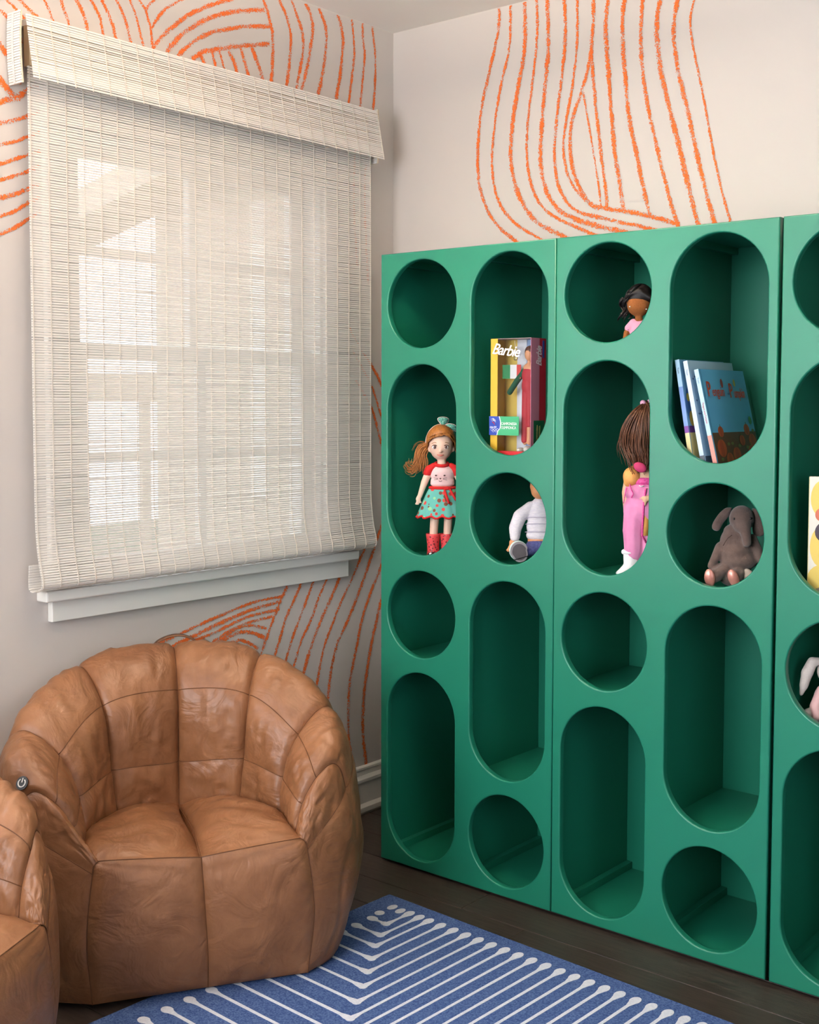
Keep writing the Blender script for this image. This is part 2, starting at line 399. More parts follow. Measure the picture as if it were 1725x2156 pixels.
STROKES_WINDOW_WALL = [
    (0.0088, [(-1.364, 2.202), (-1.336, 2.178), (-1.318, 2.167), (-1.304, 2.149), (-1.295, 2.135), (-1.275, 2.117), (-1.256, 2.1), (-1.239, 2.072)]),
    (0.0077, [(-1.321, 2.209), (-1.312, 2.2), (-1.3, 2.194), (-1.281, 2.179), (-1.257, 2.156), (-1.246, 2.142)]),
    (0.0089, [(-1.29, 2.219), (-1.283, 2.212), (-1.266, 2.2), (-1.25, 2.19), (-1.239, 2.184), (-1.215, 2.166)]),
    (0.0067, [(-1.225, 2.233), (-1.211, 2.212), (-1.204, 2.197), (-1.198, 2.185), (-1.187, 2.156)]),
    (0.0091, [(-1.179, 2.245), (-1.171, 2.224), (-1.163, 2.205), (-1.156, 2.187), (-1.145, 2.155)]),
    (0.0092, [(-1.138, 2.256), (-1.123, 2.234), (-1.112, 2.212), (-1.105, 2.185), (-1.096, 2.154)]),
    (0.007, [(-1.1, 2.266), (-1.081, 2.244), (-1.068, 2.219), (-1.062, 2.187), (-1.057, 2.158)]),
    (0.0082, [(-1.066, 2.274), (-1.049, 2.247), (-1.035, 2.221), (-1.026, 2.188), (-1.018, 2.155)]),
    (0.0083, [(-1.025, 2.285), (-1.006, 2.257), (-0.992, 2.226), (-0.981, 2.186), (-0.973, 2.153)]),
    (0.0072, [(-0.984, 2.295), (-0.968, 2.263), (-0.957, 2.232), (-0.943, 2.187), (-0.933, 2.15)]),
    (0.0072, [(-0.958, 2.302), (-0.936, 2.279), (-0.927, 2.253), (-0.92, 2.238), (-0.915, 2.19), (-0.911, 2.155)]),
    (0.006, [(-0.9, 2.319), (-0.922, 2.297), (-0.933, 2.28)]),
    (0.0073, [(-0.817, 2.337), (-0.874, 2.295), (-0.899, 2.266), (-0.919, 2.236)]),
    (0.0099, [(-0.649, 2.381), (-0.696, 2.358), (-0.755, 2.327), (-0.796, 2.302), (-0.826, 2.278), (-0.867, 2.242), (-0.897, 2.211), (-0.915, 2.187)]),
    (0.0114, [(-0.535, 2.378), (-0.599, 2.361), (-0.663, 2.339), (-0.736, 2.305), (-0.795, 2.265), (-0.838, 2.228), (-0.872, 2.185)]),
    (0.0101, [(-0.514, 2.338), (-0.599, 2.318), (-0.675, 2.292), (-0.737, 2.265), (-0.795, 2.225), (-0.836, 2.186)]),
    (0.0115, [(-0.516, 2.291), (-0.6, 2.266), (-0.675, 2.243), (-0.745, 2.218), (-0.79, 2.189)]),
    (0.0101, [(-0.763, 2.209), (-0.749, 2.188), (-0.739, 2.167)]),
    (0.0089, [(-0.724, 2.224), (-0.71, 2.186), (-0.702, 2.163)]),
    (0.0064, [(-0.697, 2.23), (-0.681, 2.186), (-0.674, 2.162)]),
    (0.0104, [(-0.665, 2.237), (-0.647, 2.212), (-0.638, 2.186), (-0.629, 2.159)]),
    (0.0105, [(-0.622, 2.254), (-0.609, 2.221), (-0.595, 2.185), (-0.589, 2.161)]),
    (0.0119, [(-0.583, 2.265), (-0.562, 2.228), (-0.543, 2.187), (-0.535, 2.159)]),
    (0.0107, [(-0.544, 2.411), (-0.526, 2.379), (-0.511, 2.34), (-0.505, 2.306), (-0.506, 2.25), (-0.511, 2.187), (-0.517, 2.142)]),
    (0.0095, [(-0.485, 2.426), (-0.455, 2.384), (-0.438, 2.341), (-0.437, 2.298), (-0.444, 2.237), (-0.454, 2.187), (-0.467, 2.139)]),
    (0.0096, [(-0.438, 2.438), (-0.411, 2.391), (-0.392, 2.352), (-0.388, 2.309), (-0.4, 2.246), (-0.415, 2.187), (-0.43, 2.139)]),
    (0.011, [(-0.38, 2.438), (-0.358, 2.41), (-0.35, 2.369), (-0.362, 2.299), (-0.381, 2.23), (-0.396, 2.185), (-0.412, 2.136)]),
    (0.0112, [(-0.327, 2.438), (-0.304, 2.403), (-0.294, 2.365), (-0.3, 2.301), (-0.314, 2.237), (-0.328, 2.188), (-0.344, 2.135)]),
    (0.0113, [(-0.251, 2.438), (-0.233, 2.407), (-0.225, 2.364), (-0.231, 2.3), (-0.243, 2.239), (-0.255, 2.188), (-0.269, 2.135)]),
    (0.0086, [(-0.188, 2.438), (-0.18, 2.391), (-0.176, 2.34), (-0.187, 2.268), (-0.201, 2.187), (-0.213, 2.139), (-0.226, 1.897), (-0.218, 1.7)]),
    (0.0087, [(-0.141, 2.438), (-0.139, 2.391), (-0.131, 2.346), (-0.139, 2.28), (-0.151, 2.187), (-0.168, 2.133), (-0.179, 1.904), (-0.164, 1.705)]),
    (0.0088, [(-0.097, 2.438), (-0.092, 2.402), (-0.084, 2.361), (-0.084, 2.289), (-0.095, 2.186), (-0.118, 2.084), (-0.131, 1.91), (-0.116, 1.651)]),
    (0.0131, [(-1.354, 2.114), (-1.337, 2.101), (-1.32, 2.083), (-1.306, 2.063), (-1.297, 2.043), (-1.285, 2.022)]),
    (0.0131, [(-1.352, 2.036), (-1.339, 2.021), (-1.321, 2.005), (-1.301, 1.99), (-1.289, 1.991)]),
    (0.011, [(-1.363, 1.961), (-1.339, 1.972), (-1.316, 1.982), (-1.295, 1.992), (-1.279, 2.004), (-1.262, 2.019), (-1.242, 2.028)]),
    (0.0088, [(-1.37, 1.911), (-1.34, 1.923), (-1.302, 1.938), (-1.263, 1.956), (-1.238, 1.97)]),
    (0.0077, [(-1.371, 1.862), (-1.341, 1.874), (-1.303, 1.889), (-1.264, 1.909), (-1.239, 1.92)]),
    (0.0077, [(-1.372, 1.819), (-1.342, 1.832), (-1.304, 1.848), (-1.265, 1.866), (-1.24, 1.877)]),
    (0.0077, [(-1.372, 1.781), (-1.343, 1.795), (-1.304, 1.81), (-1.265, 1.829), (-1.24, 1.842)]),
    (0.0099, [(-1.373, 1.738), (-1.344, 1.753), (-1.305, 1.768), (-1.266, 1.788), (-1.241, 1.801)]),
    (0.0077, [(-1.374, 1.697), (-1.344, 1.712), (-1.306, 1.73), (-1.267, 1.755), (-1.242, 1.769)]),
    (0.0077, [(-1.375, 1.652), (-1.345, 1.671), (-1.307, 1.691), (-1.267, 1.719), (-1.242, 1.736)]),
    (0.0089, [(-0.2, 1.515), (-0.148, 1.452), (-0.098, 1.4), (-0.061, 1.352), (-0.026, 1.292)]),
    (0.0089, [(-0.185, 1.444), (-0.137, 1.387), (-0.098, 1.336), (-0.061, 1.259), (-0.03, 1.195)]),
    (0.0089, [(-0.173, 1.357), (-0.131, 1.311), (-0.096, 1.264), (-0.061, 1.174), (-0.035, 1.105)]),
    (0.0095, [(-0.456, 0.757), (-0.48, 0.724), (-0.504, 0.681), (-0.528, 0.637), (-0.556, 0.581), (-0.577, 0.535)]),
    (0.0096, [(-0.395, 0.767), (-0.437, 0.703), (-0.467, 0.656), (-0.488, 0.604), (-0.507, 0.561), (-0.527, 0.513)]),
    (0.0083, [(-0.35, 0.764), (-0.387, 0.694), (-0.416, 0.641), (-0.441, 0.594), (-0.466, 0.535), (-0.483, 0.492)]),
    (0.0084, [(-0.291, 0.766), (-0.331, 0.705), (-0.364, 0.642), (-0.403, 0.585), (-0.436, 0.509), (-0.453, 0.458)]),
    (0.0113, [(-0.236, 0.766), (-0.285, 0.689), (-0.321, 0.636), (-0.361, 0.566), (-0.4, 0.474), (-0.417, 0.423)]),
    (0.0086, [(-0.116, 0.855), (-0.154, 0.799), (-0.192, 0.741), (-0.24, 0.675), (-0.277, 0.611), (-0.313, 0.543), (-0.345, 0.423), (-0.355, 0.368)]),
    (0.0102, [(-0.034, 0.939), (-0.061, 0.888), (-0.107, 0.794), (-0.156, 0.703), (-0.207, 0.62), (-0.255, 0.55), (-0.281, 0.469), (-0.294, 0.387), (-0.294, 0.327)]),
    (0.0103, [(-0.025, 0.832), (-0.065, 0.757), (-0.109, 0.685), (-0.144, 0.612), (-0.171, 0.52), (-0.197, 0.431), (-0.205, 0.343), (-0.203, 0.243), (-0.18, 0.152)]),
    (0.0119, [(-0.039, 0.708), (-0.067, 0.631), (-0.094, 0.552), (-0.113, 0.481), (-0.131, 0.402), (-0.139, 0.324), (-0.139, 0.245), (-0.124, 0.145)]),
    (0.0077, [(-0.474, 0.726), (-0.562, 0.725), (-0.648, 0.714), (-0.765, 0.69), (-0.876, 0.665), (-0.98, 0.65), (-1.052, 0.628)]),
    (0.0104, [(-0.484, 0.713), (-0.606, 0.701), (-0.732, 0.676), (-0.829, 0.652), (-0.921, 0.628)]),
    (0.0078, [(-0.489, 0.69), (-0.606, 0.685), (-0.716, 0.661), (-0.814, 0.64), (-0.89, 0.614)]),
    (0.0079, [(-0.517, 0.673), (-0.606, 0.668), (-0.691, 0.65), (-0.757, 0.621), (-0.796, 0.599)]),
    (0.008, [(-0.539, 0.642), (-0.598, 0.658), (-0.648, 0.657), (-0.733, 0.624), (-0.764, 0.6)]),
    (0.0093, [(-0.548, 0.616), (-0.598, 0.639), (-0.648, 0.644), (-0.724, 0.62), (-0.756, 0.592)]),
    (0.008, [(-0.572, 0.588), (-0.607, 0.61), (-0.648, 0.624), (-0.706, 0.609), (-0.74, 0.583)]),
]
STROKES_BACK_WALL = [
    (0.0099, [(0.415, 2.438), (0.412, 2.373), (0.383, 2.269), (0.353, 2.163), (0.34, 2.06), (0.341, 1.962), (0.364, 1.883), (0.409, 1.816), (0.479, 1.762), (0.573, 1.707)]),
    (0.0084, [(0.456, 2.438), (0.453, 2.318), (0.419, 2.201), (0.398, 2.08), (0.392, 1.984), (0.413, 1.892), (0.47, 1.818), (0.564, 1.762), (0.655, 1.708)]),
    (0.0124, [(0.507, 2.438), (0.508, 2.309), (0.484, 2.191), (0.463, 2.072), (0.464, 1.976), (0.495, 1.884), (0.555, 1.81), (0.646, 1.762), (0.735, 1.716)]),
    (0.0082, [(0.549, 2.436), (0.552, 2.335), (0.538, 2.217), (0.521, 2.091), (0.52, 1.983), (0.546, 1.892), (0.605, 1.826), (0.742, 1.761), (0.827, 1.729)]),
    (0.0122, [(0.586, 2.437), (0.59, 2.295), (0.578, 2.164), (0.568, 2.045), (0.57, 1.957), (0.604, 1.866), (0.678, 1.81), (0.827, 1.762), (0.917, 1.741)]),
    (0.0094, [(0.643, 2.43), (0.648, 2.317), (0.637, 2.201), (0.622, 2.091), (0.615, 1.986), (0.633, 1.897), (0.686, 1.832), (0.788, 1.797), (0.916, 1.763), (0.982, 1.742)]),
    (0.008, [(0.687, 2.421), (0.688, 2.291), (0.674, 2.176), (0.655, 2.087), (0.645, 2.002), (0.67, 1.913), (0.729, 1.848), (0.78, 1.827)]),
    (0.0106, [(0.743, 2.41), (0.735, 2.27), (0.713, 2.176), (0.675, 2.084), (0.668, 2.006), (0.685, 1.925), (0.733, 1.847), (0.788, 1.826), (0.856, 1.811), (0.931, 1.791), (1.017, 1.763)]),
    (0.0092, [(0.735, 2.27), (0.744, 2.171), (0.757, 2.072), (0.77, 1.98), (0.783, 1.901), (0.793, 1.825)]),
    (0.0053, [(0.71, 2.151), (0.726, 2.077), (0.747, 1.976), (0.764, 1.89), (0.772, 1.834)]),
    (0.0117, [(0.789, 2.401), (0.781, 2.313), (0.79, 2.209), (0.803, 2.079), (0.816, 1.968), (0.833, 1.883), (0.845, 1.811)]),
    (0.0116, [(0.842, 2.39), (0.834, 2.316), (0.842, 2.201), (0.86, 2.058), (0.884, 1.96), (0.908, 1.862), (0.928, 1.794)]),
    (0.0101, [(0.897, 2.379), (0.892, 2.28), (0.899, 2.179), (0.919, 2.075), (0.95, 1.958), (0.98, 1.855), (1.01, 1.762), (1.021, 1.72)]),
    (0.0125, [(0.953, 2.368), (0.941, 2.309), (0.949, 2.202), (0.976, 2.092), (1.006, 1.989), (1.036, 1.88), (1.07, 1.763), (1.081, 1.722)]),
    (0.0112, [(1.004, 2.358), (0.991, 2.275), (1.003, 2.18), (1.029, 2.084), (1.056, 1.976), (1.085, 1.869), (1.118, 1.762), (1.129, 1.724)]),
    (0.0061, [(1.053, 2.348), (1.04, 2.278), (1.059, 2.177), (1.085, 2.07), (1.107, 1.964), (1.133, 1.858), (1.162, 1.761), (1.17, 1.727)]),
]

for w_, p_ in STROKES_WINDOW_WALL: stroke(w_, p_, 0, wall_left)
for w_, p_ in STROKES_BACK_WALL: stroke(w_, p_, 1, wall_back)

# ---------------------------------------------------------------- window in the window wall
win = bpy.data.objects.new('window_1', None); COL.objects.link(win); win['kind'] = 'structure'
def wpart(name, lo, hi, m=M_TRIM, bevel=0.002): return box_obj(name, lo, hi, m, win, bevel)
# casing boards, sill and apron
wpart('casing', (0.0005, -1.238, 0.84), (0.020, WY0 + 0.002, 2.045))
wpart('casing', (0.0005, WY1 - 0.002, 0.84), (0.020, -0.222, 2.045))
wpart('casing', (0.0005, WY0 + 0.002, WZ1 - 0.002), (0.020, WY1 - 0.002, 2.045))
wpart('window_sill', (-0.12, WY0 + 0.003, WZ0 + 0.001), (0.002, WY1 - 0.003, 0.8395), bevel=0.0)
wpart('window_sill', (0.0005, -1.268, 0.812), (0.045, -0.200, 0.8385), bevel=0.004)
wpart('apron', (0.0005, -1.238, 0.759), (0.020, -0.222, 0.811), bevel=0.002)
# jamb liners
wpart('jamb', (-0.135, WY0, WZ0), (0.0, WY0 + 0.012, WZ1), bevel=0)
wpart('jamb', (-0.135, WY1 - 0.012, WZ0), (0.0, WY1, WZ1), bevel=0)
wpart('jamb', (-0.135, WY0 + 0.012, WZ1 - 0.012), (0.0, WY1 - 0.012, WZ1), bevel=0)
M_GLASS = bpy.data.materials.new('window_glass'); M_GLASS.use_nodes = True
_nt = M_GLASS.node_tree; _g = _nt.nodes.new('ShaderNodeBsdfGlass'); _g.inputs['IOR'].default_value = 1.45; _g.inputs['Roughness'].default_value = 0.0
_t = _nt.nodes.new('ShaderNodeBsdfTransparent'); _x = _nt.nodes.new('ShaderNodeMixShader'); _x.inputs[0].default_value = 0.06
_gl = _nt.nodes.new('ShaderNodeBsdfGlossy'); _gl.inputs['Roughness'].default_value = 0.02
_nt.links.new(_t.outputs[0], _x.inputs[1]); _nt.links.new(_gl.outputs[0], _x.inputs[2])
_nt.links.new(_x.outputs[0], _nt.nodes['Material Output'].inputs[0]); _nt.nodes.remove(_g)

def sash(x0, x1, zb, zt, rail_b, rail_t):
    y0, y1 = WY0 + 0.012, WY1 - 0.012
    st = 0.046
    wpart('sash_stile', (x0, y0, zb), (x1, y0 + st, zt)); wpart('sash_stile', (x0, y1 - st, zb), (x1, y1, zt))
    wpart('sash_rail', (x0, y0 + st, zb), (x1, y1 - st, zb + rail_b)); wpart('sash_rail', (x0, y0 + st, zt - rail_t), (x1, y1 - st, zt))
    zm = (zb + rail_b + zt - rail_t) / 2; ym = (y0 + y1) / 2
    wpart('muntin', (x0 + 0.004, y0 + st, zm - 0.011), (x1 - 0.004, y1 - st, zm + 0.011))
    wpart('muntin', (x0 + 0.004, ym - 0.011, zb + rail_b), (x1 - 0.004, ym + 0.011, zm - 0.011))
    wpart('muntin', (x0 + 0.004, ym - 0.011, zm + 0.011), (x1 - 0.004, ym + 0.011, zt - rail_t))
    xm = (x0 + x1) / 2
    for (ya, yb) in ((y0 + st, ym - 0.011), (ym + 0.011, y1 - st)):
        for (za, zc) in ((zb + rail_b, zm - 0.011), (zm + 0.011, zt - rail_t)):
            wpart('pane', (xm - 0.0015, ya, za), (xm + 0.0015, yb, zc), M_GLASS, 0)
sash(-0.105, -0.072, 1.400, 1.943, 0.036, 0.045)      # upper, outer sash
sash(-0.066, -0.033, 0.841, 1.436, 0.055, 0.036)      # lower, inner sash

# windows behind the camera: frames only
def plain_window(name, axis, at, u0, z0, u1, z1):
    wroot = bpy.data.objects.new(name, None); COL.objects.link(wroot); wroot['kind'] = 'structure'
    def q(nm, a, b, d0, d1, m=M_TRIM):
        lo = (at + d0, a[0], a[1]) if axis == 0 else (a[0], at + d0, a[1])
        hi = (at + d1, b[0], b[1]) if axis == 0 else (b[0], at + d1, b[1])
        lo, hi = tuple(min(p, r) for p, r in zip(lo, hi)), tuple(max(p, r) for p, r in zip(lo, hi))
        box_obj(nm, lo, hi, m, wroot)
    s = -1 if at > 0 else 1
    for a, b in (((u0 - .08, z0 - .08), (u0, z1 + .08)), ((u1, z0 - .08), (u1 + .08, z1 + .08)), ((u0, z1), (u1, z1 + .08)), ((u0, z0 - .08), (u1, z0))):
        q('casing', a, b, 0.0006 * s, 0.02 * s)
    um = (u0 + u1) / 2; zm = (z0 + z1) / 2
    q('muntin', (um - .015, z0), (um + .015, z1), -0.06 * s, -0.03 * s); q('muntin', (u0, zm - .02), (um - .015, zm + .02), -0.06 * s, -0.03 * s)
    q('muntin', (um + .015, zm - .02), (u1, zm + .02), -0.06 * s, -0.03 * s)
plain_window('window_2', 1, RY, 0.5, 0.90, 2.0, 2.20)
plain_window('window_4', 0, 0.0, -3.1, 0.85, -1.8, 2.05)
plain_window('window_3', 0, RX, -2.95, 0.85, -1.65, 2.10)

# unseen bowl lamp, added for the uplight; its bowl blocks the light downwards
M_LAMPGLASS = bpy.data.materials.new('lamp_glass'); M_LAMPGLASS.use_nodes = True
_b = M_LAMPGLASS.node_tree.nodes['Principled BSDF']; _b.inputs['Base Color'].default_value = (1, 0.95, 0.88, 1)
_b.inputs['Emission Color'].default_value = (1, 0.86, 0.70, 1); _b.inputs['Emission Strength'].default_value = LAMP_STRENGTH
lamp = thing('added_bowl_lamp', 'unseen brass bowl lamp added to light the ceiling', 'lamp', (LAMP_POS[0], LAMP_POS[1], 2.44))
M_BRASS = mat('lamp_brass', (190, 150, 90), 0.35, 0.5, metal=1.0)
bm = bmesh.new(); tube(bm, [(0, 0, -0.0005), (0, 0, -0.025)], 0.06, 32); obj('canopy', bm, M_BRASS, lamp)
bm = bmesh.new(); tube(bm, [(0, 0, -0.025), (0, 0, LAMP_POS[2] - 2.44)], 0.006, 12); obj('stem', bm, M_BRASS, lamp)
bm = bmesh.new(); ellipsoid(bm, (0, 0, LAMP_POS[2] - 2.44 - 0.03), (0.05, 0.05, 0.05), seg=24); obj('globe', bm, M_LAMPGLASS, lamp, True)
rows = [[Vector((0.19 * math.sin(a) * math.cos(th), 0.19 * math.sin(a) * math.sin(th), LAMP_POS[2] - 2.44 - 0.10 * math.cos(a))) for th in [2 * math.pi * i / 40 for i in range(40)]] for a in [math.radians(2 + 83 * j / 12) for j in range(13)]]
_bw = obj('bowl', grid_mesh('bowl', rows, close_u=True), M_BRASS, lamp, True)
_bs = _bw.modifiers.new('t', 'SOLIDIFY'); _bs.thickness = 0.004

# ---------------------------------------------------------------- outdoors behind the shade
M_STUCCO = mat('shaded_siding', (204, 188, 168), 0.9, 0.1)
M_GROUND = mat('garden_ground', (120, 118, 104), 0.95, 0.1, (96, 104, 80), 2.0)
g_ = box_obj('ground', (-14, -8, -0.75), (-0.16, 14, -0.7), M_GROUND); g_['kind'] = 'structure'
house = thing('neighbouring_house', 'tan neighbouring house with a sloping eave seen dimly through the woven shade', 'house', (-3.5, 5.0, -0.7))
box_obj('house_wall', (-1.66, -2.0, 0.0), (2.4, 3.0, 5.2), M_STUCCO, house)
M_HTRIM = mat('house_trim', (226, 218, 206), 0.7, 0.2)
for xx in (-0.55, 0.62):
    box_obj('window_trim', (xx, -2.03, 1.3), (xx + 0.16, -2.001, 3.4), M_HTRIM, house)
bm = bmesh.new()
vs = [(-2.9, -2.5, 3.12), (0.5, -2.5, 3.87), (0.5, -2.5, 4.10), (-2.9, -2.5, 3.34), (-2.9, -2.01, 3.12), (0.5, -2.01, 3.87), (0.5, -2.01, 4.10), (-2.9, -2.01, 3.34)]
V = [bm.verts.new(v) for v in vs]
for f_ in ((0, 1, 2, 3), (7, 6, 5, 4), (0, 4, 5, 1), (1, 5, 6, 2), (2, 6, 7, 3), (3, 7, 4, 0)): bm.faces.new([V[i] for i in f_])
bmesh.ops.recalc_face_normals(bm, faces=bm.faces)
obj('eave', bm, M_STUCCO, house)
fence = thing('garden_fence', 'pale garden fence rail seen dimly through the left side of the shade', 'fence', (-9.0, 5.0, -0.7))
box_obj('rail', (-0.05, -2.6, 1.98), (0.05, 2.4, 2.28), M_STUCCO, fence)
for py_ in (-2.3, -0.8, 0.7, 2.1): box_obj('post', (-0.06, py_, 0.0), (0.0, py_ + 0.12, 1.98), M_STUCCO, fence)

# ---------------------------------------------------------------- woven shade
M_SLAT = mat('woven_slat', (248, 240, 231), 0.6, 0.3, transl=0.17)
M_THREAD = mat('shade_thread', (230, 218, 204), 0.7, 0.2)
shade = thing('woven_shade', 'off white woven wood window shade with hanging valance', 'window shade', (0.0, -0.73, 0.84))
SO = Vector((0.0, -0.73, 0.84))

def profile_points(prof, step):
    """points and tangents at even arc steps along an (x, z) profile"""
    P = catmull([(p[0], 0, p[1]) for p in prof], 14)
    L = [0.0]
    for i in range(1, len(P)): L.append(L[-1] + (P[i] - P[i - 1]).length)
    out = []; s = step * 0.5; i = 0
    while s < L[-1]:
        while L[i + 1] < s: i += 1
        f = (s - L[i]) / (L[i + 1] - L[i])
        out.append((P[i].lerp(P[i + 1], f), (P[i + 1] - P[i]).normalized()))
        s += step
    return out

def weave(prefix, prof, y0, y1, pitch, fill, thread_ys, parent, seed, gap_chance=0.06):
    rr = random.Random(seed)
    bm = bmesh.new()
    nseg = 7
    pts = profile_points(prof, pitch)
    for p, t in pts:
        nrm = Vector((-t.z, 0, t.x))
        h = pitch * fill * (1 + rr.uniform(-0.07, 0.07)) / 2
        if rr.random() < gap_chance: h *= rr.uniform(0.6, 0.8)
        th = 0.0009 + rr.uniform(0, 0.0004)
        off = rr.uniform(-0.0002, 0.0002)
        rings = []
        ph = rr.uniform(0, 6.28)
        for k in range(nseg + 1):
            yy = y0 + (y1 - y0) * k / nseg
            c = p + t * (off + 0.00035 * math.sin(ph + k * 1.3) + rr.uniform(-0.0002, 0.0002))
            rings.append([bm.verts.new(Vector((0, yy, 0)) + c + q - SO) for q in (t * h * 0.8 + nrm * th, t * h, t * h * 0.8 - nrm * th, -t * h * 0.8 - nrm * th, -t * h, -t * h * 0.8 + nrm * th)])
        for k in range(nseg):
            for a in range(6):
                b = (a + 1) % 6
                bm.faces.new((rings[k][a], rings[k][b], rings[k + 1][b], rings[k + 1][a]))
        bm.faces.new(list(reversed(rings[0]))); bm.faces.new(rings[-1])
    s_ = obj(prefix + '_slats', bm, M_SLAT, parent); s_['kind'] = 'stuff'
    bm = bmesh.new()
    P = catmull([(p[0], 0, p[1]) for p in prof], 8)
    for ty in thread_ys:
        for dy in (-0.0009, 0.0009):
            line = []
            for i, p in enumerate(P):
                t = (P[min(i + 1, len(P) - 1)] - P[max(i - 1, 0)]).normalized()
                nrm = Vector((-t.z, 0, t.x))
                line.append(p - nrm * -0.0019 + Vector((0, ty + dy + 0.0006 * noise.noise(Vector((ty * 40, p.z * 9, dy * 900))), 0)) - SO)
            tube(bm, line, 0.0006, 4)
    t_ = obj(prefix + '_threads', bm, M_THREAD, parent); t_['kind'] = 'stuff'

PITCH = 0.0060
BY0, BY1 = -1.298, -0.153
nth = 24
th_ys = [BY0 + 0.004] + [BY0 + 0.05 + (BY1 - BY0 - 0.1) * i / (nth - 2) for i in range(nth - 1)] + [BY1 - 0.004]
# main sheet: hangs from the head rail and curls under at the hem
main_prof = [(0.046, 2.055), (0.047, 1.8), (0.048, 1.4), (0.049, 1.05), (0.053, 0.965), (0.062, 0.91), (0.071, 0.878), (0.0735, 0.862), (0.070, 0.852), (0.060, 0.848)]
weave('shade', main_prof, BY0, BY1, PITCH, 0.80, th_ys, shade, 3, 0.02)
# second layer folded up behind the hem
weave('hem_fold', [(0.058, 0.8452), (0.046, 0.8430), (0.036, 0.8455), (0.031, 0.858), (0.034, 0.905)], BY0 - 0.008, BY1 + 0.004, PITCH, 0.86, th_ys, shade, 9)
val_prof = [(0.062, 2.166), (0.072, 2.115), (0.083, 2.06), (0.092, 2.016)]
weave('valance', val_prof, BY0 - 0.012, BY1 + 0.012, 0.0058, 0.88, [t - 0.002 for t in th_ys[:-1]] + [BY1 + 0.008], shade, 5, 0.22)
# head rail board and the two return flaps of the valance
box_obj('head_rail', (0.0205, -1.290 + 0.73, 2.058 - 0.84), (0.044, -0.160 + 0.73, 2.150 - 0.84), mat('raw_board', (222, 196, 160), 0.6, 0.3), shade)
box_obj('head_board', (0.0008, -1.290 + 0.73, 2.150 - 0.84), (0.058, -0.160 + 0.73, 2.164 - 0.84), M_TRIM, shade)
def return_flap(yw, seed, sgn):
    rr = random.Random(seed); bm = bmesh.new()
    z = 2.012
    while z < 2.172:
        h = 0.0046 * (1 + rr.uniform(-0.1, 0.1))
        bend = sgn * 0.004 * ((z - 2.1) / 0.08) ** 2
        box(bm, Vector((0.004, yw - 0.0012 + bend, z)) - SO, Vector((0.056, yw + 0.0012 + bend, z + h)) - SO)
        z += 0.0058
    for xx in (0.028, 0.032):
        tube(bm, [Vector((xx, yw + sgn * (0.004 * ((q - 2.1) / 0.08) ** 2) - 0.003, q)) - SO for q in (2.012, 2.04, 2.07, 2.1, 2.13, 2.17)], 0.0012, 5)
    o = obj('valance_return', bm, M_SLAT, shade)
    b2 = bmesh.new()
    rows = [[Vector((xx, yw + 0.0016 + sgn * (0.004 * ((q - 2.1) / 0.08) ** 2), q)) - SO for q in (2.012, 2.04, 2.07, 2.1, 2.13, 2.172)] for xx in (0.002, 0.0585)]
    me = grid_mesh('flap_lining', rows)
    s = obj('flap_lining', me, mat('flap_lining', (226, 206, 176), 0.8, 0.2), shade)
    so = s.modifiers.new('t', 'SOLIDIFY'); so.thickness = 0.0015; so.offset = 1
return_flap(-1.322, 1, 1)
return_flap(-0.131, 2, -1)

# ---------------------------------------------------------------- green cubby cabinets
CX0, CW, CY, CZ0, CH = 0.3168, 0.58202, -0.4016, 0.008, 1.6857
HA = [(1.436, 1.672), (0.877, 1.392), (0.596, 0.834), (0.033, 0.554)]
HB = [(1.157, 1.672), (0.877, 1.112), (0.315, 0.833), (0.034, 0.275)]
SHA = [0.575, 0.8555, 1.414]
SHB = [0.295, 0.855, 1.1345]
def stadium(cx, z0, z1, w, n=28):
    r = w / 2; h = (z1 - z0)
    rz = r if h > w * 1.3 else h / 2
    pts = []
    for i in range(n + 1):
        a = math.pi * i / n
        pts.append((cx + r * math.cos(a), z1 - rz + rz * math.sin(a)))
    for i in range(n + 1):
        a = math.pi + math.pi * i / n
        pts.append((cx + r * math.cos(a), z0 + rz + rz * math.sin(a)))
    out = []
    for p in pts:
        if not out or (abs(p[0] - out[-1][0]) + abs(p[1] - out[-1][1])) > 1e-4: out.append(p)
    return out

def front_panel_mesh(w, h, holes):
    cu = bpy.data.curves.new('front_panel', 'CURVE'); cu.dimensions = '2D'; cu.fill_mode = 'BOTH'
    bev = 0.0036
    cu.extrude = 0.0095 - bev; cu.bevel_depth = bev; cu.bevel_resolution = 3; cu.offset = -bev
    for pts in [[(0, 0), (w, 0), (w, h), (0, h)]] + holes:
        s = cu.splines.new('POLY'); s.points.add(len(pts) - 1); s.use_cyclic_u = True
        for p, q in zip(s.points, pts): p.co = (q[0], q[1], 0, 1)
    o = bpy.data.objects.new('front_panel', cu); COL.objects.link(o)
    bpy.context.view_layer.update()
    me = bpy.data.meshes.new_from_object(o.evaluated_get(bpy.context.evaluated_depsgraph_get()))
    bpy.data.objects.remove(o, do_unlink=True)
    # curve plane (x, y) -> cabinet plane (x, z), front face towards -y
    me.transform(Matrix(((1, 0, 0, 0), (0, 0, -1, 0), (0, 1, 0, 0), (0, 0, 0, 1))))
    me.flip_normals() if False else None
    bm = bmesh.new(); bm.from_mesh(me); bmesh.ops.recalc_face_normals(bm, faces=bm.faces)
    for f in bm.faces: f.smooth = abs(f.normal.y) < 0.999
    bm.to_mesh(me); bm.free()
    return me

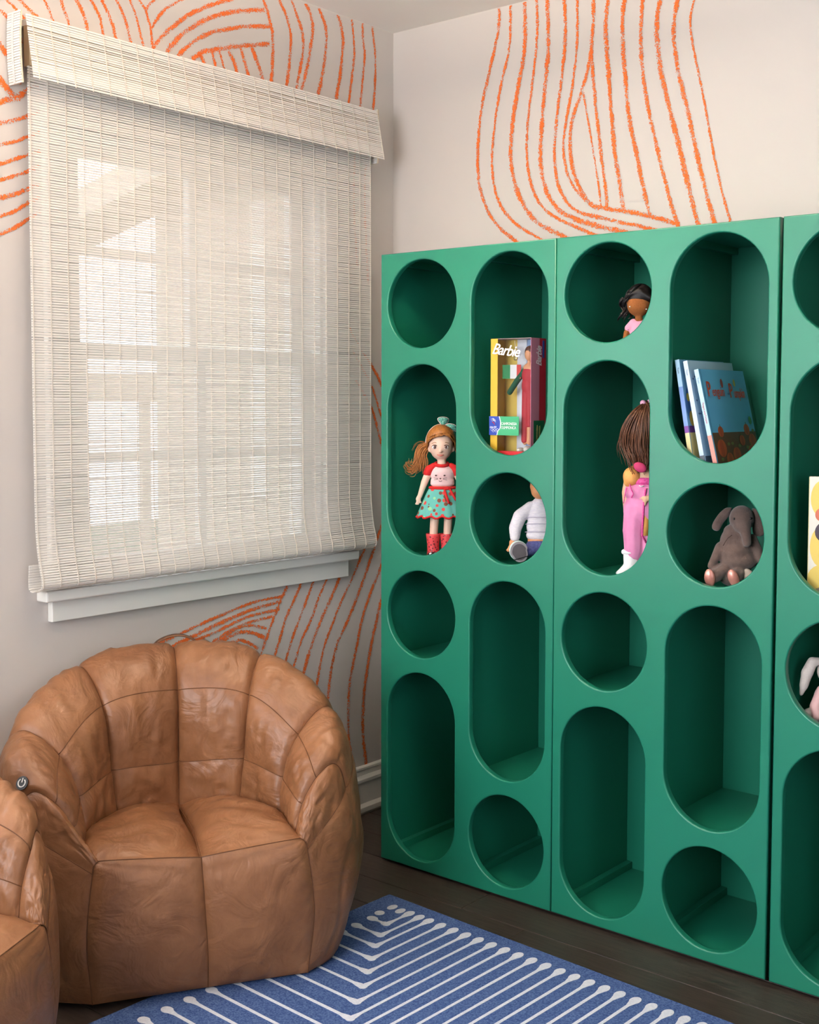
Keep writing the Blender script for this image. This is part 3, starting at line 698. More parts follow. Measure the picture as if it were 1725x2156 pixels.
HW = 0.241
def cabinet(x, label):
    t = thing('cubby_cabinet', label, 'cabinet', (x, CY, CZ0), 0.0, 'green cubby cabinets along the wall')
    w = CW - 0.0016; h = CH
    a, b = CW / 4, 3 * CW / 4
    holes = [stadium(a, z0 - CZ0, z1 - CZ0, HW) for z0, z1 in HA] + [stadium(b, z0 - CZ0, z1 - CZ0, HW) for z0, z1 in HB]
    me = front_panel_mesh(w, h, holes)
    f = obj('front_panel', me, M_GREEN, t); f.location = (0.0008, 0.0095, 0)
    d0, d1 = 0.0192, 0.352
    tk = 0.0155
    def p(nm, lo, hi): box_obj(nm, lo, hi, M_GREEN, t, 0.0006)
    p('side_panel', (0.0008, d0, 0), (tk, d1, h)); p('side_panel', (CW - tk, d0, 0), (CW - 0.0008, d1, h))
    p('top_panel', (tk, d0, h - 0.013), (CW - tk, d1 - 0.008, h)); p('bottom_panel', (tk, d0, 0), (CW - tk, d1 - 0.008, 0.016))
    p('back_panel', (tk, d1 - 0.008, 0), (CW - tk, d1, h))
    p('divider', (CW / 2 - 0.008, d0, 0.016), (CW / 2 + 0.008, d1 - 0.008, h - 0.013))
    for z in SHA: p('shelf', (tk, d0, z - CZ0 - 0.007), (CW / 2 - 0.008, d1 - 0.008, z - CZ0 + 0.007))
    for z in SHB: p('shelf', (CW / 2 + 0.008, d0, z - CZ0 - 0.007), (CW - tk, d1 - 0.008, z - CZ0 + 0.007))
    for xx in (tk, CW / 2 + 0.008):
        p('cleat', (xx, d0, 0.016), (xx + 0.018, d1 - 0.008, 0.035))
        p('cleat', (xx, d0, h - 0.030), (xx + 0.018, d1 - 0.008, h - 0.013))
    # dark levelling plinth under the box
    box_obj('plinth', (0.01, 0.03, -0.008), (CW - 0.01, d1 - 0.01, 0.0), M_DARK, t)
    return t
cabinet(CX0, 'green cubby cabinet next to the window, the one holding the redhead doll')
cabinet(CX0 + CW, 'middle green cubby cabinet, the one holding the elephant and the blue books')
cabinet(CX0 + 2 * CW + 0.0065, 'green cubby cabinet cut off by the right edge, the one holding the rabbit')

# ---------------------------------------------------------------- rug
def rug_material():
    m = mat('blue_rug_pile', (44, 68, 120), 0.95, 0.1, (92, 114, 158), 260.0, 0.5, 500.0)
    return m
rug = thing('area_rug', 'blue flatweave rug with white dot ended lines under the leather chairs', 'rug', (0.505, -0.571, 0.0), -0.0423)
RU, RV = 2.2, 2.9
bm = bmesh.new(); box(bm, (0, -RV, 0.0006), (RU, 0, 0.0062), 0.002); obj('rug_body', bm, rug_material(), rug)
M_RUGW = mat('white_rug_yarn', (222, 222, 228), 0.95, 0.1, (204, 206, 216), 200.0, 0.4, 500.0)
def rug_line(pts, name='rug_line'):
    """flat ribbon with blobs at its ends and bend"""
    bm = bmesh.new(); z0, z1 = 0.0060, 0.0070
    def blob(c, ru, rv, n=16):
        top = [bm.verts.new((c[0] + ru * math.cos(2 * math.pi * i / n), -c[1] + rv * math.sin(2 * math.pi * i / n), z1 + 0.0003)) for i in range(n)]
        bot = [bm.verts.new((v.co.x, v.co.y, z0 + 0.0001)) for v in top]
        bm.faces.new(top)
        for i in range(n): bm.faces.new((top[(i + 1) % n], top[i], bot[i], bot[(i + 1) % n]))
    for p in pts: blob(p[:2], p[2], p[3])
    for i in range(len(pts) - 1):
        a = Vector((pts[i][0], -pts[i][1], 0)); b = Vector((pts[i + 1][0], -pts[i + 1][1], 0))
        t = (b - a).normalized(); n = Vector((-t.y, t.x, 0)); L = (b - a).length
        prof = [(0, 0.009), (min(0.012, L * .2), 0.0085), (min(0.03, L * .35), 0.0042), (L / 2, 0.0036), (L - min(0.03, L * .35), 0.0042), (L - min(0.012, L * .2), 0.0075), (L, 0.008)]
        lo = [bm.verts.new(a + t * s - n * w + Vector((0, 0, z1))) for s, w in prof]; hi = [bm.verts.new(a + t * s + n * w + Vector((0, 0, z1))) for s, w in prof]
        lo0 = [bm.verts.new(v.co - Vector((0, 0, z1 - z0))) for v in lo]; hi0 = [bm.verts.new(v.co - Vector((0, 0, z1 - z0))) for v in hi]
        for k in range(len(prof) - 1):
            bm.faces.new((lo[k], lo[k + 1], hi[k + 1], hi[k])); bm.faces.new((lo0[k], lo0[k + 1], lo[k + 1], lo[k])); bm.faces.new((hi[k], hi[k + 1], hi0[k + 1], hi0[k]))
    return obj(name, bm, M_RUGW, rug)
o1, o2 = 0.014, 0.013
rug_line([(0.052 + o1, 0.043 + o2, 0.011, 0.016)]); rug_line([(0.083 + o1, 0.046 + o2, 0.011, 0.016)]); rug_line([(0.052 + o1, 0.089 + o2, 0.013, 0.013)])
for k in range(36):
    u = 0.111 + 0.0385 * k if k < 2 else 0.177 + 0.0405 * (k - 2)
    v = 0.124 + 0.0518 * k if k < 5 else 0.386 + 0.0575 * (k - 5)
    if k == 1: u, v = 0.145, 0.178
    if u > RU - 0.1: break
    u += o1; vv = min(v + o2, RV - 0.03)
    rug_line([(u, 0.043 + o2, 0.012, 0.017), (u, vv, 0.0105, 0.0105), (0.062 + o1, vv, 0.016, 0.012)])

# ---------------------------------------------------------------- leather bean bag chairs
def leather_material():
    m = bpy.data.materials.new('tan_leather'); m.use_nodes = True
    nt = m.node_tree; N = nt.nodes; K = nt.links; b = N['Principled BSDF']
    tc = N.new('ShaderNodeTexCoord')
    n1 = N.new('ShaderNodeTexNoise'); n1.inputs['Scale'].default_value = 7.0; n1.inputs['Detail'].default_value = 6.0; n1.inputs['Roughness'].default_value = 0.65
    K.new(tc.outputs['Object'], n1.inputs['Vector'])
    r = N.new('ShaderNodeValToRGB')
    r.color_ramp.elements[0].position = 0.30; r.color_ramp.elements[0].color = lin((120, 76, 46))
    r.color_ramp.elements[1].position = 0.72; r.color_ramp.elements[1].color = lin((150, 102, 68))
    K.new(n1.outputs[0], r.inputs[0]); K.new(r.outputs[0], b.inputs['Base Color'])
    b.inputs['Roughness'].default_value = 0.42; b.inputs['Specular IOR Level'].default_value = 0.45
    # soft creases, then grain
    w = N.new('ShaderNodeTexNoise'); w.inputs['Scale'].default_value = 11.0; w.inputs['Detail'].default_value = 3.0; w.inputs['Distortion'].default_value = 1.6
    K.new(tc.outputs['Object'], w.inputs['Vector'])
    g = N.new('ShaderNodeTexNoise'); g.inputs['Scale'].default_value = 420.0; g.inputs['Detail'].default_value = 3.0
    K.new(tc.outputs['Object'], g.inputs['Vector'])
    b1 = N.new('ShaderNodeBump'); b1.inputs['Strength'].default_value = 0.5; b1.inputs['Distance'].default_value = 0.012
    K.new(w.outputs[0], b1.inputs['Height'])
    b2 = N.new('ShaderNodeBump'); b2.inputs['Strength'].default_value = 0.18; b2.inputs['Distance'].default_value = 0.0012
    K.new(g.outputs[0], b2.inputs['Height']); K.new(b1.outputs[0], b2.inputs['Normal'])
    K.new(b2.outputs[0], b.inputs['Normal'])
    return m
M_LEATHER = leather_material()
M_SEAM = mat('leather_seam', (100, 62, 36), 0.6, 0.3)
M_BASECLOTH = mat('black_base_cloth', (22, 21, 22), 0.9, 0.1)

# seams round the horseshoe wall, t = 0 at the back centre to t = 4 at the front corner;
# each is (crease, low seam, upper seam, crown, outer seam, outer bulge, foot)
SEAMS = {
 0: [(0, .345, .315), (0, .355, .42), (0, .36, .592), (0, .445, .678), (0, .53, .60), (0, .585, .32), (0, .545, .012)],
 1: [(.135, .285, .318), (.149, .292, .43), (.164, .305, .58), (.203, .392, .655), (.226, .455, .575), (.246, .495, .30), (.222, .455, .012)],
 2: [(.214, .160, .325), (.226, .175, .41), (.262, .188, .505), (.330, .215, .560), (.366, .245, .485), (.392, .255, .25), (.352, .250, .012)],
 3: [(.226, .045, .325), (.243, .050, .385), (.276, .055, .440), (.322, .075, .462), (.350, .085, .400), (.366, .090, .20), (.325, .085, .012)],
 4: [(.229, .000, .325), (.232, -.002, .324), (.235, -.003, .322), (.239, -.004, .316), (.243, -.004, .300), (.258, -.006, .16), (.246, .010, .012)],
}
LEFT = {0: (1, 0), 1: (1.08, -.045), 2: (1.06, 0), 3: (1.03, 0.0), 4: (.875, .0)}     # the left arm is a little wider
def seam_pts(t):
    k = abs(t)
    if t >= 0: return [Vector(p) for p in SEAMS[k]]
    sx, dv = LEFT[k]
    return [Vector((-p[0] * sx, p[1] + (dv if p[1] > .42 else 0), p[2])) for p in SEAMS[k]]

def chair_parts(root):
    nT, nW = 22, 14
    ts = list(range(-4, 5))
    S = {t: seam_pts(t) for t in ts}
    # smooth control net: Catmull-Rom along the profile at each seam, then across the seams
    prof = {t: catmull(S[t], nW) for t in ts}           # index w*nW
    nP = len(prof[0])
    cols = []
    for wI in range(nP):
        line = catmull([prof[t][wI] for t in ts], nT)
        cols.append(line)                               # cols[w][tindex]
    nC = len(cols[0])
    def P(i, j): return cols[j][i]
    # rough normals of the net (pointing out of the stuffing)
    def nrm(i, j):
        a = P(min(i + 1, nC - 1), j) - P(max(i - 1, 0), j); b = P(i, min(j + 1, nP - 1)) - P(i, max(j - 1, 0))
        n = a.cross(b)
        return n.normalized() if n.length > 1e-9 else Vector((0, 0, 0))
    def pillow(x, p=0.42):
        return max(0.0, 1 - (2 * x - 1) ** 2) ** p
    def wrinkle(p, amp, sc=1.0, seed=0.0):
        q = Vector((p.x * 9 * sc, p.y * 9 * sc, p.z * 6 * sc + seed))
        return amp * (noise.noise(q) + 0.5 * noise.noise(q * 2.3)) - amp * 0.9 * max(0, 0.16 - abs(noise.noise(q * 1.4 + Vector((7, 3, 1))))) / 0.16
    def lobe_amp(i):
        k = min(i // nT, 7); t0 = ts[k]
        return (.030, .029, .024, .006)[min(abs(t0), abs(t0 + 1))]
    def lobe_tau(i, k): return (i - k * nT) / nT
    def w_gain(j):
        w = j / nW
        return (0.55 + 0.45 * min(1.0, w)) * (1.0 if w < 2 else 1.0 - 0.40 * min(1.0, (w - 2) / 1.2))
    def surf(i, j, k, om):
        p = P(i, j); n = nrm(i, j); tau = lobe_tau(i, k); amp = (.030, .029, .024, .006)[min(abs(ts[k]), abs(ts[k] + 1))]
        bul = amp * w_gain(j) * pillow(tau) * (0.78 + 0.22 * pillow(om, 0.7))
        e = pillow(tau, 0.6) * pillow(om, 0.6)
        q = Vector((tau * 7 + k * 13, om * 1.3 + j * 0.02, k * 3.1))
        folds = 0.0045 * noise.noise(q) + 0.003 * noise.noise(q * 2.1)
        q2 = Vector((p.x * 22, p.y * 22, p.z * 22 + k))
        cr = -0.0035 * max(0.0, 0.10 - abs(noise.noise(q2 * 0.55))) / 0.10
        return p + n * (bul + e * (wrinkle(p, 0.0034, 1.5) + folds + cr))
    def skirt(i, j, a, b, om):
        p = P(i, j); n = nrm(i, j); tau = (i - a * nT) / ((b - a) * nT)
        k = min(i // nT, 7); top = (.030, .029, .024, .006)[min(abs(ts[k]), abs(ts[k] + 1))] * w_gain(4 * nW) * pillow(lobe_tau(i, k)) * 0.78
        big = .014 * pillow(tau, 0.5) * pillow(om, 0.5)
        e = pillow(tau, 0.5) * pillow(om, 0.5)
        return p + n * (top * (1 - om) ** 3 + big + e * wrinkle(p, 0.005, 0.9))
    rows_w = [(0, 1), (1, 2), (2, 4)]                    # lower band, main band, crown roll
    names = []
    for k in range(8):                                   # the eight lobes
        t0 = ts[k]
        for (w0, w1) in rows_w:
            rows = []
            for j in range(w0 * nW, w1 * nW + 1):
                om = (j - w0 * nW) / ((w1 - w0) * nW)
                rows.append([surf(k * nT + i, j, k, om) for i in range(nT + 1)])
            me = grid_mesh('leather_panel', rows)
            obj('leather_panel', me, M_LEATHER, root, True)
    # outer skirt panels: right side, back, left side
    for (a, b) in ((0, 2), (2, 4), (4, 6), (6, 8)):
        rows = []
        for j in range(4 * nW, 6 * nW + 1):
            om = (j - 4 * nW) / (2 * nW)
            rows.append([skirt(i, j, a, b, om) for i in range(a * nT, b * nT + 1)])
        me = grid_mesh('side_panel', rows)
        obj('side_panel', me, M_LEATHER, root, True)
    # seat: two cushions divided by the tucked centre seam
    crease = [P(i, 0) for i in range(nC)]
    mid = nC // 2
    cs = catmull([(0.0, .345, .305), (0.004, .24, .318), (0.010, .12, .322), (0.012, .0, .308)], 12)
    nS = 36
    def lerp_list(L, f):
        x = f * (len(L) - 1); i = min(int(x), len(L) - 2)
        return L[i].lerp(L[i + 1], x - i)
    seam_bm = bmesh.new()
    for side in (1, -1):
        K = crease[mid:] if side > 0 else list(reversed(crease[:mid + 1]))
        rows = []
        for bI in range(nS + 1):
            f = bI / nS
            C0 = lerp_list(cs, f); C1 = lerp_list(K, f ** 0.9)
            row = []
            for aI in range(15):
                g = aI / 14
                p = C0.lerp(C1, g)
                hump = 0.046 * pillow(g, 0.5) * (0.10 + 0.90 * math.sin(math.pi * min(1.0, f * 1.02)) ** 0.8 * (1.0 - 0.3 * f))
                tuck = -0.018 * math.exp(-g * 6) * pillow(f, 0.5)
                w = wrinkle(p, 0.007, 1.1, 4.0) * pillow(g, .5) * pillow(f, .5)
                w += (0.0065 * noise.noise(Vector((g * 2.2, f * 9.0 - g * 2.5, side * 7.0))) + 0.0035 * noise.noise(Vector((g * 4, f * 21 - g * 6, side * 3.0)))) * pillow(g, .5) * pillow(f, .5)
                row.append(p + Vector((0, -0.008 * pillow(g) * f, hump + tuck + w)))
            rows.append(row)
        if side < 0: rows = [list(reversed(r)) for r in rows]
        obj('seat_panel', grid_mesh('seat_panel', rows), M_LEATHER, root, True)
        tube(seam_bm, [p + Vector((0, -0.0006, 0.0004)) for p in (rows[-1])], 0.0010, 5)
        # front face panel
        top = rows[-1] if side > 0 else list(reversed(rows[-1]))
        x_out = [P(nC - 1 if side > 0 else 0, j) for j in range(nP)]
        edge = catmull([x_out[0], x_out[4 * nW], x_out[5 * nW], x_out[6 * nW]], 10)
        cen = catmull([(0.012, .0, .308), (0.018, -.012, .20), (0.024, -.010, .09), (0.026, .012, .012)], 10)
        frows = []
        for f in range(31):
            q = f / 30
            A = lerp_list(cen, q); B = lerp_list(edge, q)
            row = []
            for g in range(21):
                h = g / 20
                p = A.lerp(B, h)
                if f == 0: p = lerp_list(top, h)
                elif q < .12:
                    lt = lerp_list(top, h); p = p + (lt - lerp_list(cen, 0).lerp(lerp_list(edge, 0), h)) * (1 - q / .12) ** 1.5
                bul = 0.022 * pillow(h, .5) * pillow(q, .45)
                p = p + Vector((0, -bul, 0)) + Vector((0, 1, 0)) * wrinkle(p, 0.004, .8, 9.0) * pillow(h, .6) * pillow(q, .6)
                row.append(p)
            frows.append(row)
        if side > 0: frows = [list(r) for r in frows]
        else: frows = [list(reversed(r)) for r in frows]
        obj('front_panel', grid_mesh('front_panel', frows), M_LEATHER, root, True)
    globals()['CHAIR_SURF'] = (surf, nrm, nT, nW)
    # stitched seams
    bm = seam_bm
    R = 0.0010
    for k in range(1, 8): tube(bm, [P(k * nT, j) + nrm(k * nT, j) * 0.0006 for j in range(0, 4 * nW + 1)], R, 5)
    for w in (1, 2, 4):
        a, b = (nT, 7 * nT) if w < 4 else (0, 8 * nT)
        pts = []
        for i in range(a, b + 1):
            k = min(i // nT, 7)
            off = lobe_amp(i) * w_gain(w * nW) * pillow(lobe_tau(i, k)) * 0.78
            pts.append(P(i, w * nW) + nrm(i, w * nW) * (off + 0.0004))
        tube(bm, pts, R, 5)
    tube(bm, [p + Vector((0, -0.0005, 0)) for p in catmull([(0.012, -.001, .308), (0.018, -.0125, .20), (0.024, -.0105, .09), (0.026, .012, .012)], 10)], R, 5)
    for e in (0, nC - 1): tube(bm, [P(e, j) + Vector((0, -0.001, 0)) for j in range(0, 6 * nW + 1, 3)], R, 5)
    tube(bm, [Vector(p) for p in cs], R, 5)
    obj('stitching', bm, M_SEAM, root)
    # dark cloth under the chair
    foot = [P(i, nP - 1) for i in range(nC)]
    bm = bmesh.new()
    c = Vector((0, .25, 0))
    lo = [bm.verts.new(Vector((c.x + (p.x - c.x) * .95, c.y + (p.y - c.y) * .95, 0.0078))) for p in foot]
    hi = [bm.verts.new(Vector((c.x + (p.x - c.x) * .985, c.y + (p.y - c.y) * .985, 0.022))) for p in foot]
    n = len(lo)
    for i in range(n): bm.faces.new((lo[i], lo[(i + 1) % n], hi[(i + 1) % n], hi[i]))
    bm.faces.new(list(reversed(lo))); bm.faces.new(hi)
    obj('base_cloth', bm, M_BASECLOTH, root)
    # carrying strap behind the crown
    strap = catmull([(-.055, .47, .655), (-.04, .475, .690), (0.01, .478, .706), (.055, .475, .690), (.075, .47, .650)], 8)
    rows = [[p + Vector((0, dy, 0)) for p in strap] for dy in (-0.013, 0.013)]
    o = obj('carry_strap', grid_mesh('carry_strap', rows), mat('strap_leather', (104, 66, 40), 0.5, 0.4), root, True)
    so = o.modifiers.new('t', 'SOLIDIFY'); so.thickness = 0.003

ROT = math.atan2(.843, .537)
chair = thing('bean_bag_chair', 'tan leather bean bag armchair in front of the window, wholly in view', 'armchair', (.5426, -1.2341, 0.0), ROT, 'tan leather bean bag armchairs')
chair_parts(chair)
# round power badge sewn on the left arm
def badge_parts(root, loc, rot):
    bm = bmesh.new(); tube(bm, [(0, 0, 0), (0, 0, 0.002)], 0.0145, 28); b = obj('power_badge', bm, mat('badge_black', (30, 26, 26), 0.4, 0.5), root)
    b['label'] = 'round black badge with a white power symbol'
    mw = mat('badge_white', (235, 230, 225), 0.5, 0.4)
    bm = bmesh.new()
    arc = [(0.0085 * math.sin(a), 0.0085 * math.cos(a), 0.0026) for a in [math.radians(35 + 290 * i / 24) for i in range(25)]]
    tube(bm, arc, 0.0014, 6); tube(bm, [(0, 0.001, 0.0026), (0, 0.0105, 0.0026)], 0.0014, 6)
    obj('power_symbol', bm, mw, b)
    b.location = loc; b.rotation_euler = rot
    return b
_bn = Vector((-.55, -.70, .456)).normalized()
badge_b = badge_parts(chair, Vector((-.3483, .0858, .4802)) + _bn * 0.0015, _bn.to_track_quat('Z', 'Y').to_euler())
chair2 = copy_tree(chair)
chair2.location = (0.700, -1.868, 0.0)
chair2.rotation_euler = (0, 0, math.radians(111))
chair2['label'] = 'tan leather bean bag armchair cut off by the lower left corner'


# ---------------------------------------------------------------- toys and books in the cubbies
def spotted(name, base, spots, scale, size=0.36, rough=0.85):
    """cloth print: irregular coloured spots on a plain ground"""
    m = bpy.data.materials.new(name); m.use_nodes = True
    nt = m.node_tree; N = nt.nodes; K = nt.links; b = N['Principled BSDF']; b.inputs['Roughness'].default_value = rough
    tc = N.new('ShaderNodeTexCoord'); v = N.new('ShaderNodeTexVoronoi'); v.inputs['Scale'].default_value = scale
    K.new(tc.outputs['Object'], v.inputs['Vector'])
    lt = N.new('ShaderNodeMath'); lt.operation = 'LESS_THAN'; lt.inputs[1].default_value = size; K.new(v.outputs['Distance'], lt.inputs[0])
    sp = N.new('ShaderNodeSeparateColor'); K.new(v.outputs['Color'], sp.inputs[0])
    r = N.new('ShaderNodeValToRGB'); r.color_ramp.interpolation = 'CONSTANT'
    els = r.color_ramp.elements
    els[0].position = 0.0; els[0].color = lin(spots[0])
    for i, c in enumerate(spots[1:]):
        if i == 0: e = els[1]; e.position = 1.0 / len(spots)
        else: e = els.new((i + 1.0) / len(spots))
        e.color = lin(c)
    K.new(sp.outputs[0], r.inputs[0])
    mx = N.new('ShaderNodeMix'); mx.data_type = 'RGBA'; mx.inputs['A'].default_value = lin(base)
    K.new(lt.outputs[0], mx.inputs['Factor']); K.new(r.outputs[0], mx.inputs['B']); K.new(mx.outputs['Result'], b.inputs['Base Color'])
    return m

M_SKIN1 = mat('pale_vinyl', (244, 204, 180), 0.45, 0.4)
M_SKIN2 = mat('tan_vinyl', (214, 146, 98), 0.45, 0.4)
M_SKIN3 = mat('brown_cloth', (150, 92, 52), 0.9, 0.1, (138, 84, 46), 300.0)
M_HAIR1 = mat('ginger_hair', (186, 120, 58), 0.45, 0.5, (150, 90, 40), 60.0, stretch=(3, 3, 0.6))
M_HAIR3 = mat('black_hair', (24, 19, 19), 0.5, 0.35, (14, 11, 12), 60.0)
M_HAIR4 = mat('brown_hair', (118, 74, 48), 0.42, 0.5, (78, 46, 30), 60.0, stretch=(3, 3, 0.6))
M_WHITE = mat('white_plastic', (244, 240, 236), 0.4, 0.5)
M_EYE = mat('eye_brown', (92, 60, 52), 0.25, 0.6)
M_BLACK = mat('black_plastic', (22, 20, 22), 0.35, 0.5)
M_RED = mat('red_cloth', (206, 44, 44), 0.8, 0.2)
M_LIP = mat('lip_pink', (206, 120, 108), 0.5, 0.3)

def locks(bm, guides, n, spread, r0, r1, rng, seg=5):
    """hair: n tapering strands scattered round every guide curve"""
    for g in guides:
        base = catmull(g, 6)
        for _ in range(n):
            o = Vector((rng.gauss(0, 1), rng.gauss(0, 1), rng.gauss(0, 1))) * spread
            ph = rng.uniform(0, 6.28); amp = rng.uniform(0.2, 1.0) * spread
            m_ = len(base); cut = rng.randint(max(3, int(m_ * .75)), m_)
            pts = []
            for i, p in enumerate(base[:cut]):
                f = i / (m_ - 1)
                pts.append(p + o * (0.45 + 0.75 * f) + Vector((math.sin(ph + 7 * f), math.cos(ph + 6 * f), 0)) * amp * f)
            tube(bm, pts, [r0 + (r1 - r0) * (i / (len(pts) - 1)) for i in range(len(pts))], seg)
    return bm

class Px:
    """local frame of a toy that faces the room at an angle; (zx, zy) read off a drawing of it, d = depth"""
    def __init__(self, ox, oz, s, k): self.ox, self.oz, self.s, self.k = ox, oz, s, k
    def __call__(self, zx, zy, d=0.0):
        return Vector(((zx / self.s - self.ox) * self.k, d / self.s * self.k, (self.oz - zy / self.s) * self.k))
    def r(self, v): return v / self.s * self.k
    def e(self, rx, ry, rz): return (self.r(rx), self.r(ry), self.r(rz))

def put(name, bm_or_me, m, parent, smooth=True): return obj(name, bm_or_me, m, parent, smooth)

def disc(bm, c, r, rz_, n=18, y=0.0006):
    vs = [bm.verts.new(Vector(c) + Vector((r * math.cos(2 * math.pi * i / n), 0, rz_ * math.sin(2 * math.pi * i / n)))) for i in range(n)]
    vb = [bm.verts.new(v.co + Vector((0, y, 0))) for v in vs]
    bm.faces.new(vs)
    for i in range(n): bm.faces.new((vs[i], vb[i], vb[(i + 1) % n], vs[(i + 1) % n]))

# ---- doll with ginger ponytail, standing in the first cabinet
def ginger_doll():
    q = Px(82.0, 314.5, 6.533, 0.00131)
    t = thing('doll', 'standing doll with ginger ponytail, cat face shirt, teal skirt and red boots', 'doll', (0.4510, -0.3155, 0.8626), 0.697, 'dolls in the cubbies')
    V = q.r(1)
    prims = [('e', q(580, 500), q.e(168, 165, 212)), ('e', q(580, 590), q.e(140, 140, 122)), ('e', q(575, 588, -165), q.e(20, 24, 20)),
             ('e', q(420, 560, 10), q.e(24, 30, 44)), ('e', q(748, 560, 10), q.e(24, 30, 44)),
             ('c', q(590, 690), q(592, 800), q.r(62), q.r(66)), ('e', q(600, 900), q.e(160, 95, 130)), ('e', q(600, 1060), q.e(145, 90, 160)), ('e', q(600, 1230), q.e(165, 100, 130)),
             ('c', q(425, 845), q(350, 1030), q.r(56), q.r(50)), ('c', q(350, 1030), q(292, 1205), q.r(48), q.r(36)), ('e', q(272, 1250), q.e(40, 24, 50)),
             ('c', q(262, 1270), q(228, 1322), q.r(15), q.r(10)), ('c', q(270, 1280), q(250, 1325), q.r(14), q.r(10)), ('c', q(284, 1270), q(312, 1300), q.r(15), q.r(11)), ('c', q(278, 1285), q(272, 1326), q.r(14), q.r(10)),
             ('c', q(775, 845), q(850, 1020), q.r(56), q.r(48)), ('c', q(850, 1020), q(880, 1200), q.r(46), q.r(36)), ('e', q(888, 1245), q.e(38, 24, 50)),
             ('c', q(495, 1280), q(495, 1520), q.r(78), q.r(66)), ('c', q(495, 1520), q(478, 1800), q.r(64), q.r(58)),
             ('c', q(690, 1280), q(686, 1520), q.r(78), q.r(66)), ('c', q(686, 1520), q(668, 1800), q.r(64), q.r(58))]
    organic('body', prims, 0.0026, M_SKIN1, t)
    # face
    for x in (490, 645):
        bm = bmesh.new(); ellipsoid(bm, q(x, 528, -146), q.e(34, 12, 26), (0, 0, 0.25 if x < 560 else -0.2)); ey = put('eye', bm, M_WHITE, t)
        bm = bmesh.new(); ellipsoid(bm, q(x + 2, 528, -156), q.e(20, 7, 22)); put('iris', bm, M_EYE, ey)
        bm = bmesh.new(); tube(bm, [q(x - 36, 518, -146), q(x - 10, 500, -158), q(x + 18, 500, -158), q(x + 36, 516, -146)], q.r(5), 6); put('eyelash', bm, mat('lash_brown', (98, 58, 44), 0.6, 0.2), t)
        bm = bmesh.new(); tube(bm, [q(x - 40, 480, -140), q(x, 462, -150), q(x + 36, 474, -142)], q.r(4), 6); put('eyebrow', bm, M_HAIR1, t)
    bm = bmesh.new(); tube(bm, [q(528, 632, -138), q(550, 640, -150), q(572, 644, -152), q(594, 640, -150), q(612, 632, -138)], [q.r(5), q.r(10), q.r(12), q.r(10), q.r(5)], 8); put('mouth', bm, M_LIP, t)
    # hair: scalp shell with side parting and a ponytail at the left
    bm = bmesh.new(); rows = []
    c = q(580, 480)
    for j in range(15):
        ph = math.pi * 0.5 * 1.22 * j / 14 - 0.0
        row = []
        for i in range(33):
            th = 2 * math.pi * i / 32
            x = math.sin(ph) * math.cos(th); y = math.sin(ph) * math.sin(th); z = math.cos(ph)
            # open the shell over the face (towards -y)
            lim = 1.0
            if y < 0:
                drop = max(0.0, -y) ** 1.2
                z = max(z, 0.50 * drop + (0.10 if x > 0 else 0.0) * drop) if drop > 0.1 else z
            r_ = 1.0 + 0.02 * math.sin(th * 24 + j)
            row.append(c + Vector((x * q.r(192) * r_, y * q.r(186) * r_, z * q.r(240))))
        rows.append(row)
    me = grid_mesh('hair', rows); h = put('hair', me, M_HAIR1, t)
    so = h.modifiers.new('t', 'SOLIDIFY'); so.thickness = 0.004; so.offset = -1
    rg = random.Random(4); bm = bmesh.new()
    guides = [[q(420, 500, 90), q(320, 560, 60), q(275, 680, 20), q(300, 790, 0), q(270, 850, -20)],
              [q(420, 480, 60), q(300, 560, 40), q(260, 650, 20), q(250, 740, 10), q(180, 840, 0), q(120, 820, -10), q(110, 760, -10)],
              [q(430, 520, 40), q(345, 620, 20), q(340, 730, 0), q(330, 850, -10)],
              [q(430, 500, 60), q(300, 540, 40), q(262, 640, 20), q(280, 760, 10), q(230, 870, 0), q(150, 870, 0)]]
    locks(bm, guides, 26, q.r(26), q.r(8), q.r(2.5), rg)
    locks(bm, [[q(400, 480, 40), q(300, 470, 30), q(230, 520, 20), q(200, 620, 10)], [q(250, 760, 0), q(150, 750, 0), q(110, 800, 0), q(150, 860, 0)]], 5, q.r(22), q.r(2.5), q.r(1.2), rg, 4)
    put('ponytail', bm, M_HAIR1, t)
    bm = bmesh.new(); locks(bm, [[q(720, 500, 90), q(800, 580, 60), q(830, 700, 20), q(820, 830, 0)]], 18, q.r(24), q.r(8), q.r(2.5), rg); put('ponytail', bm, M_HAIR1, t)
    # hair band with two bow loops
    bm = bmesh.new(); pts = [q(580 - 205 * math.cos(a), 480 - 252 * math.sin(a), 10) for a in [math.pi * i / 24 for i in range(25)]]
    tube(bm, pts, q.r(13), 8); hb = put('hair_band', bm, mat('blush_cloth', (246, 214, 206), 0.8, 0.2), t)
    M_TEALP = spotted('teal_leaf_print', (92, 168, 150), [(60, 120, 104), (150, 200, 180)], 260.0, 0.4)
    def loop(pts, nm):
        ctr = sum((Vector(p) for p in pts), Vector()) / len(pts)
        P = catmull(pts + [pts[0]], 6)[:-1]
        bm = bmesh.new(); v0 = [bm.verts.new(p) for p in P]; cc = bm.verts.new(ctr + Vector((0, -0.002, 0)))
        for i in range(len(v0)): bm.faces.new((v0[i], v0[(i + 1) % len(v0)], cc))
        o = put(nm, bm, M_TEALP, hb); s = o.modifiers.new('t', 'SOLIDIFY'); s.thickness = 0.002
        bm = bmesh.new(); tube(bm, P + [P[0]], q.r(9), 6); put('bow_trim', bm, mat('blush_cloth', (246, 214, 206)), o)
    loop([q(600, 245, -8), q(535, 150, -6), q(600, 125, 0), q(675, 145, 4), q(665, 195, 0)], 'bow_loop')
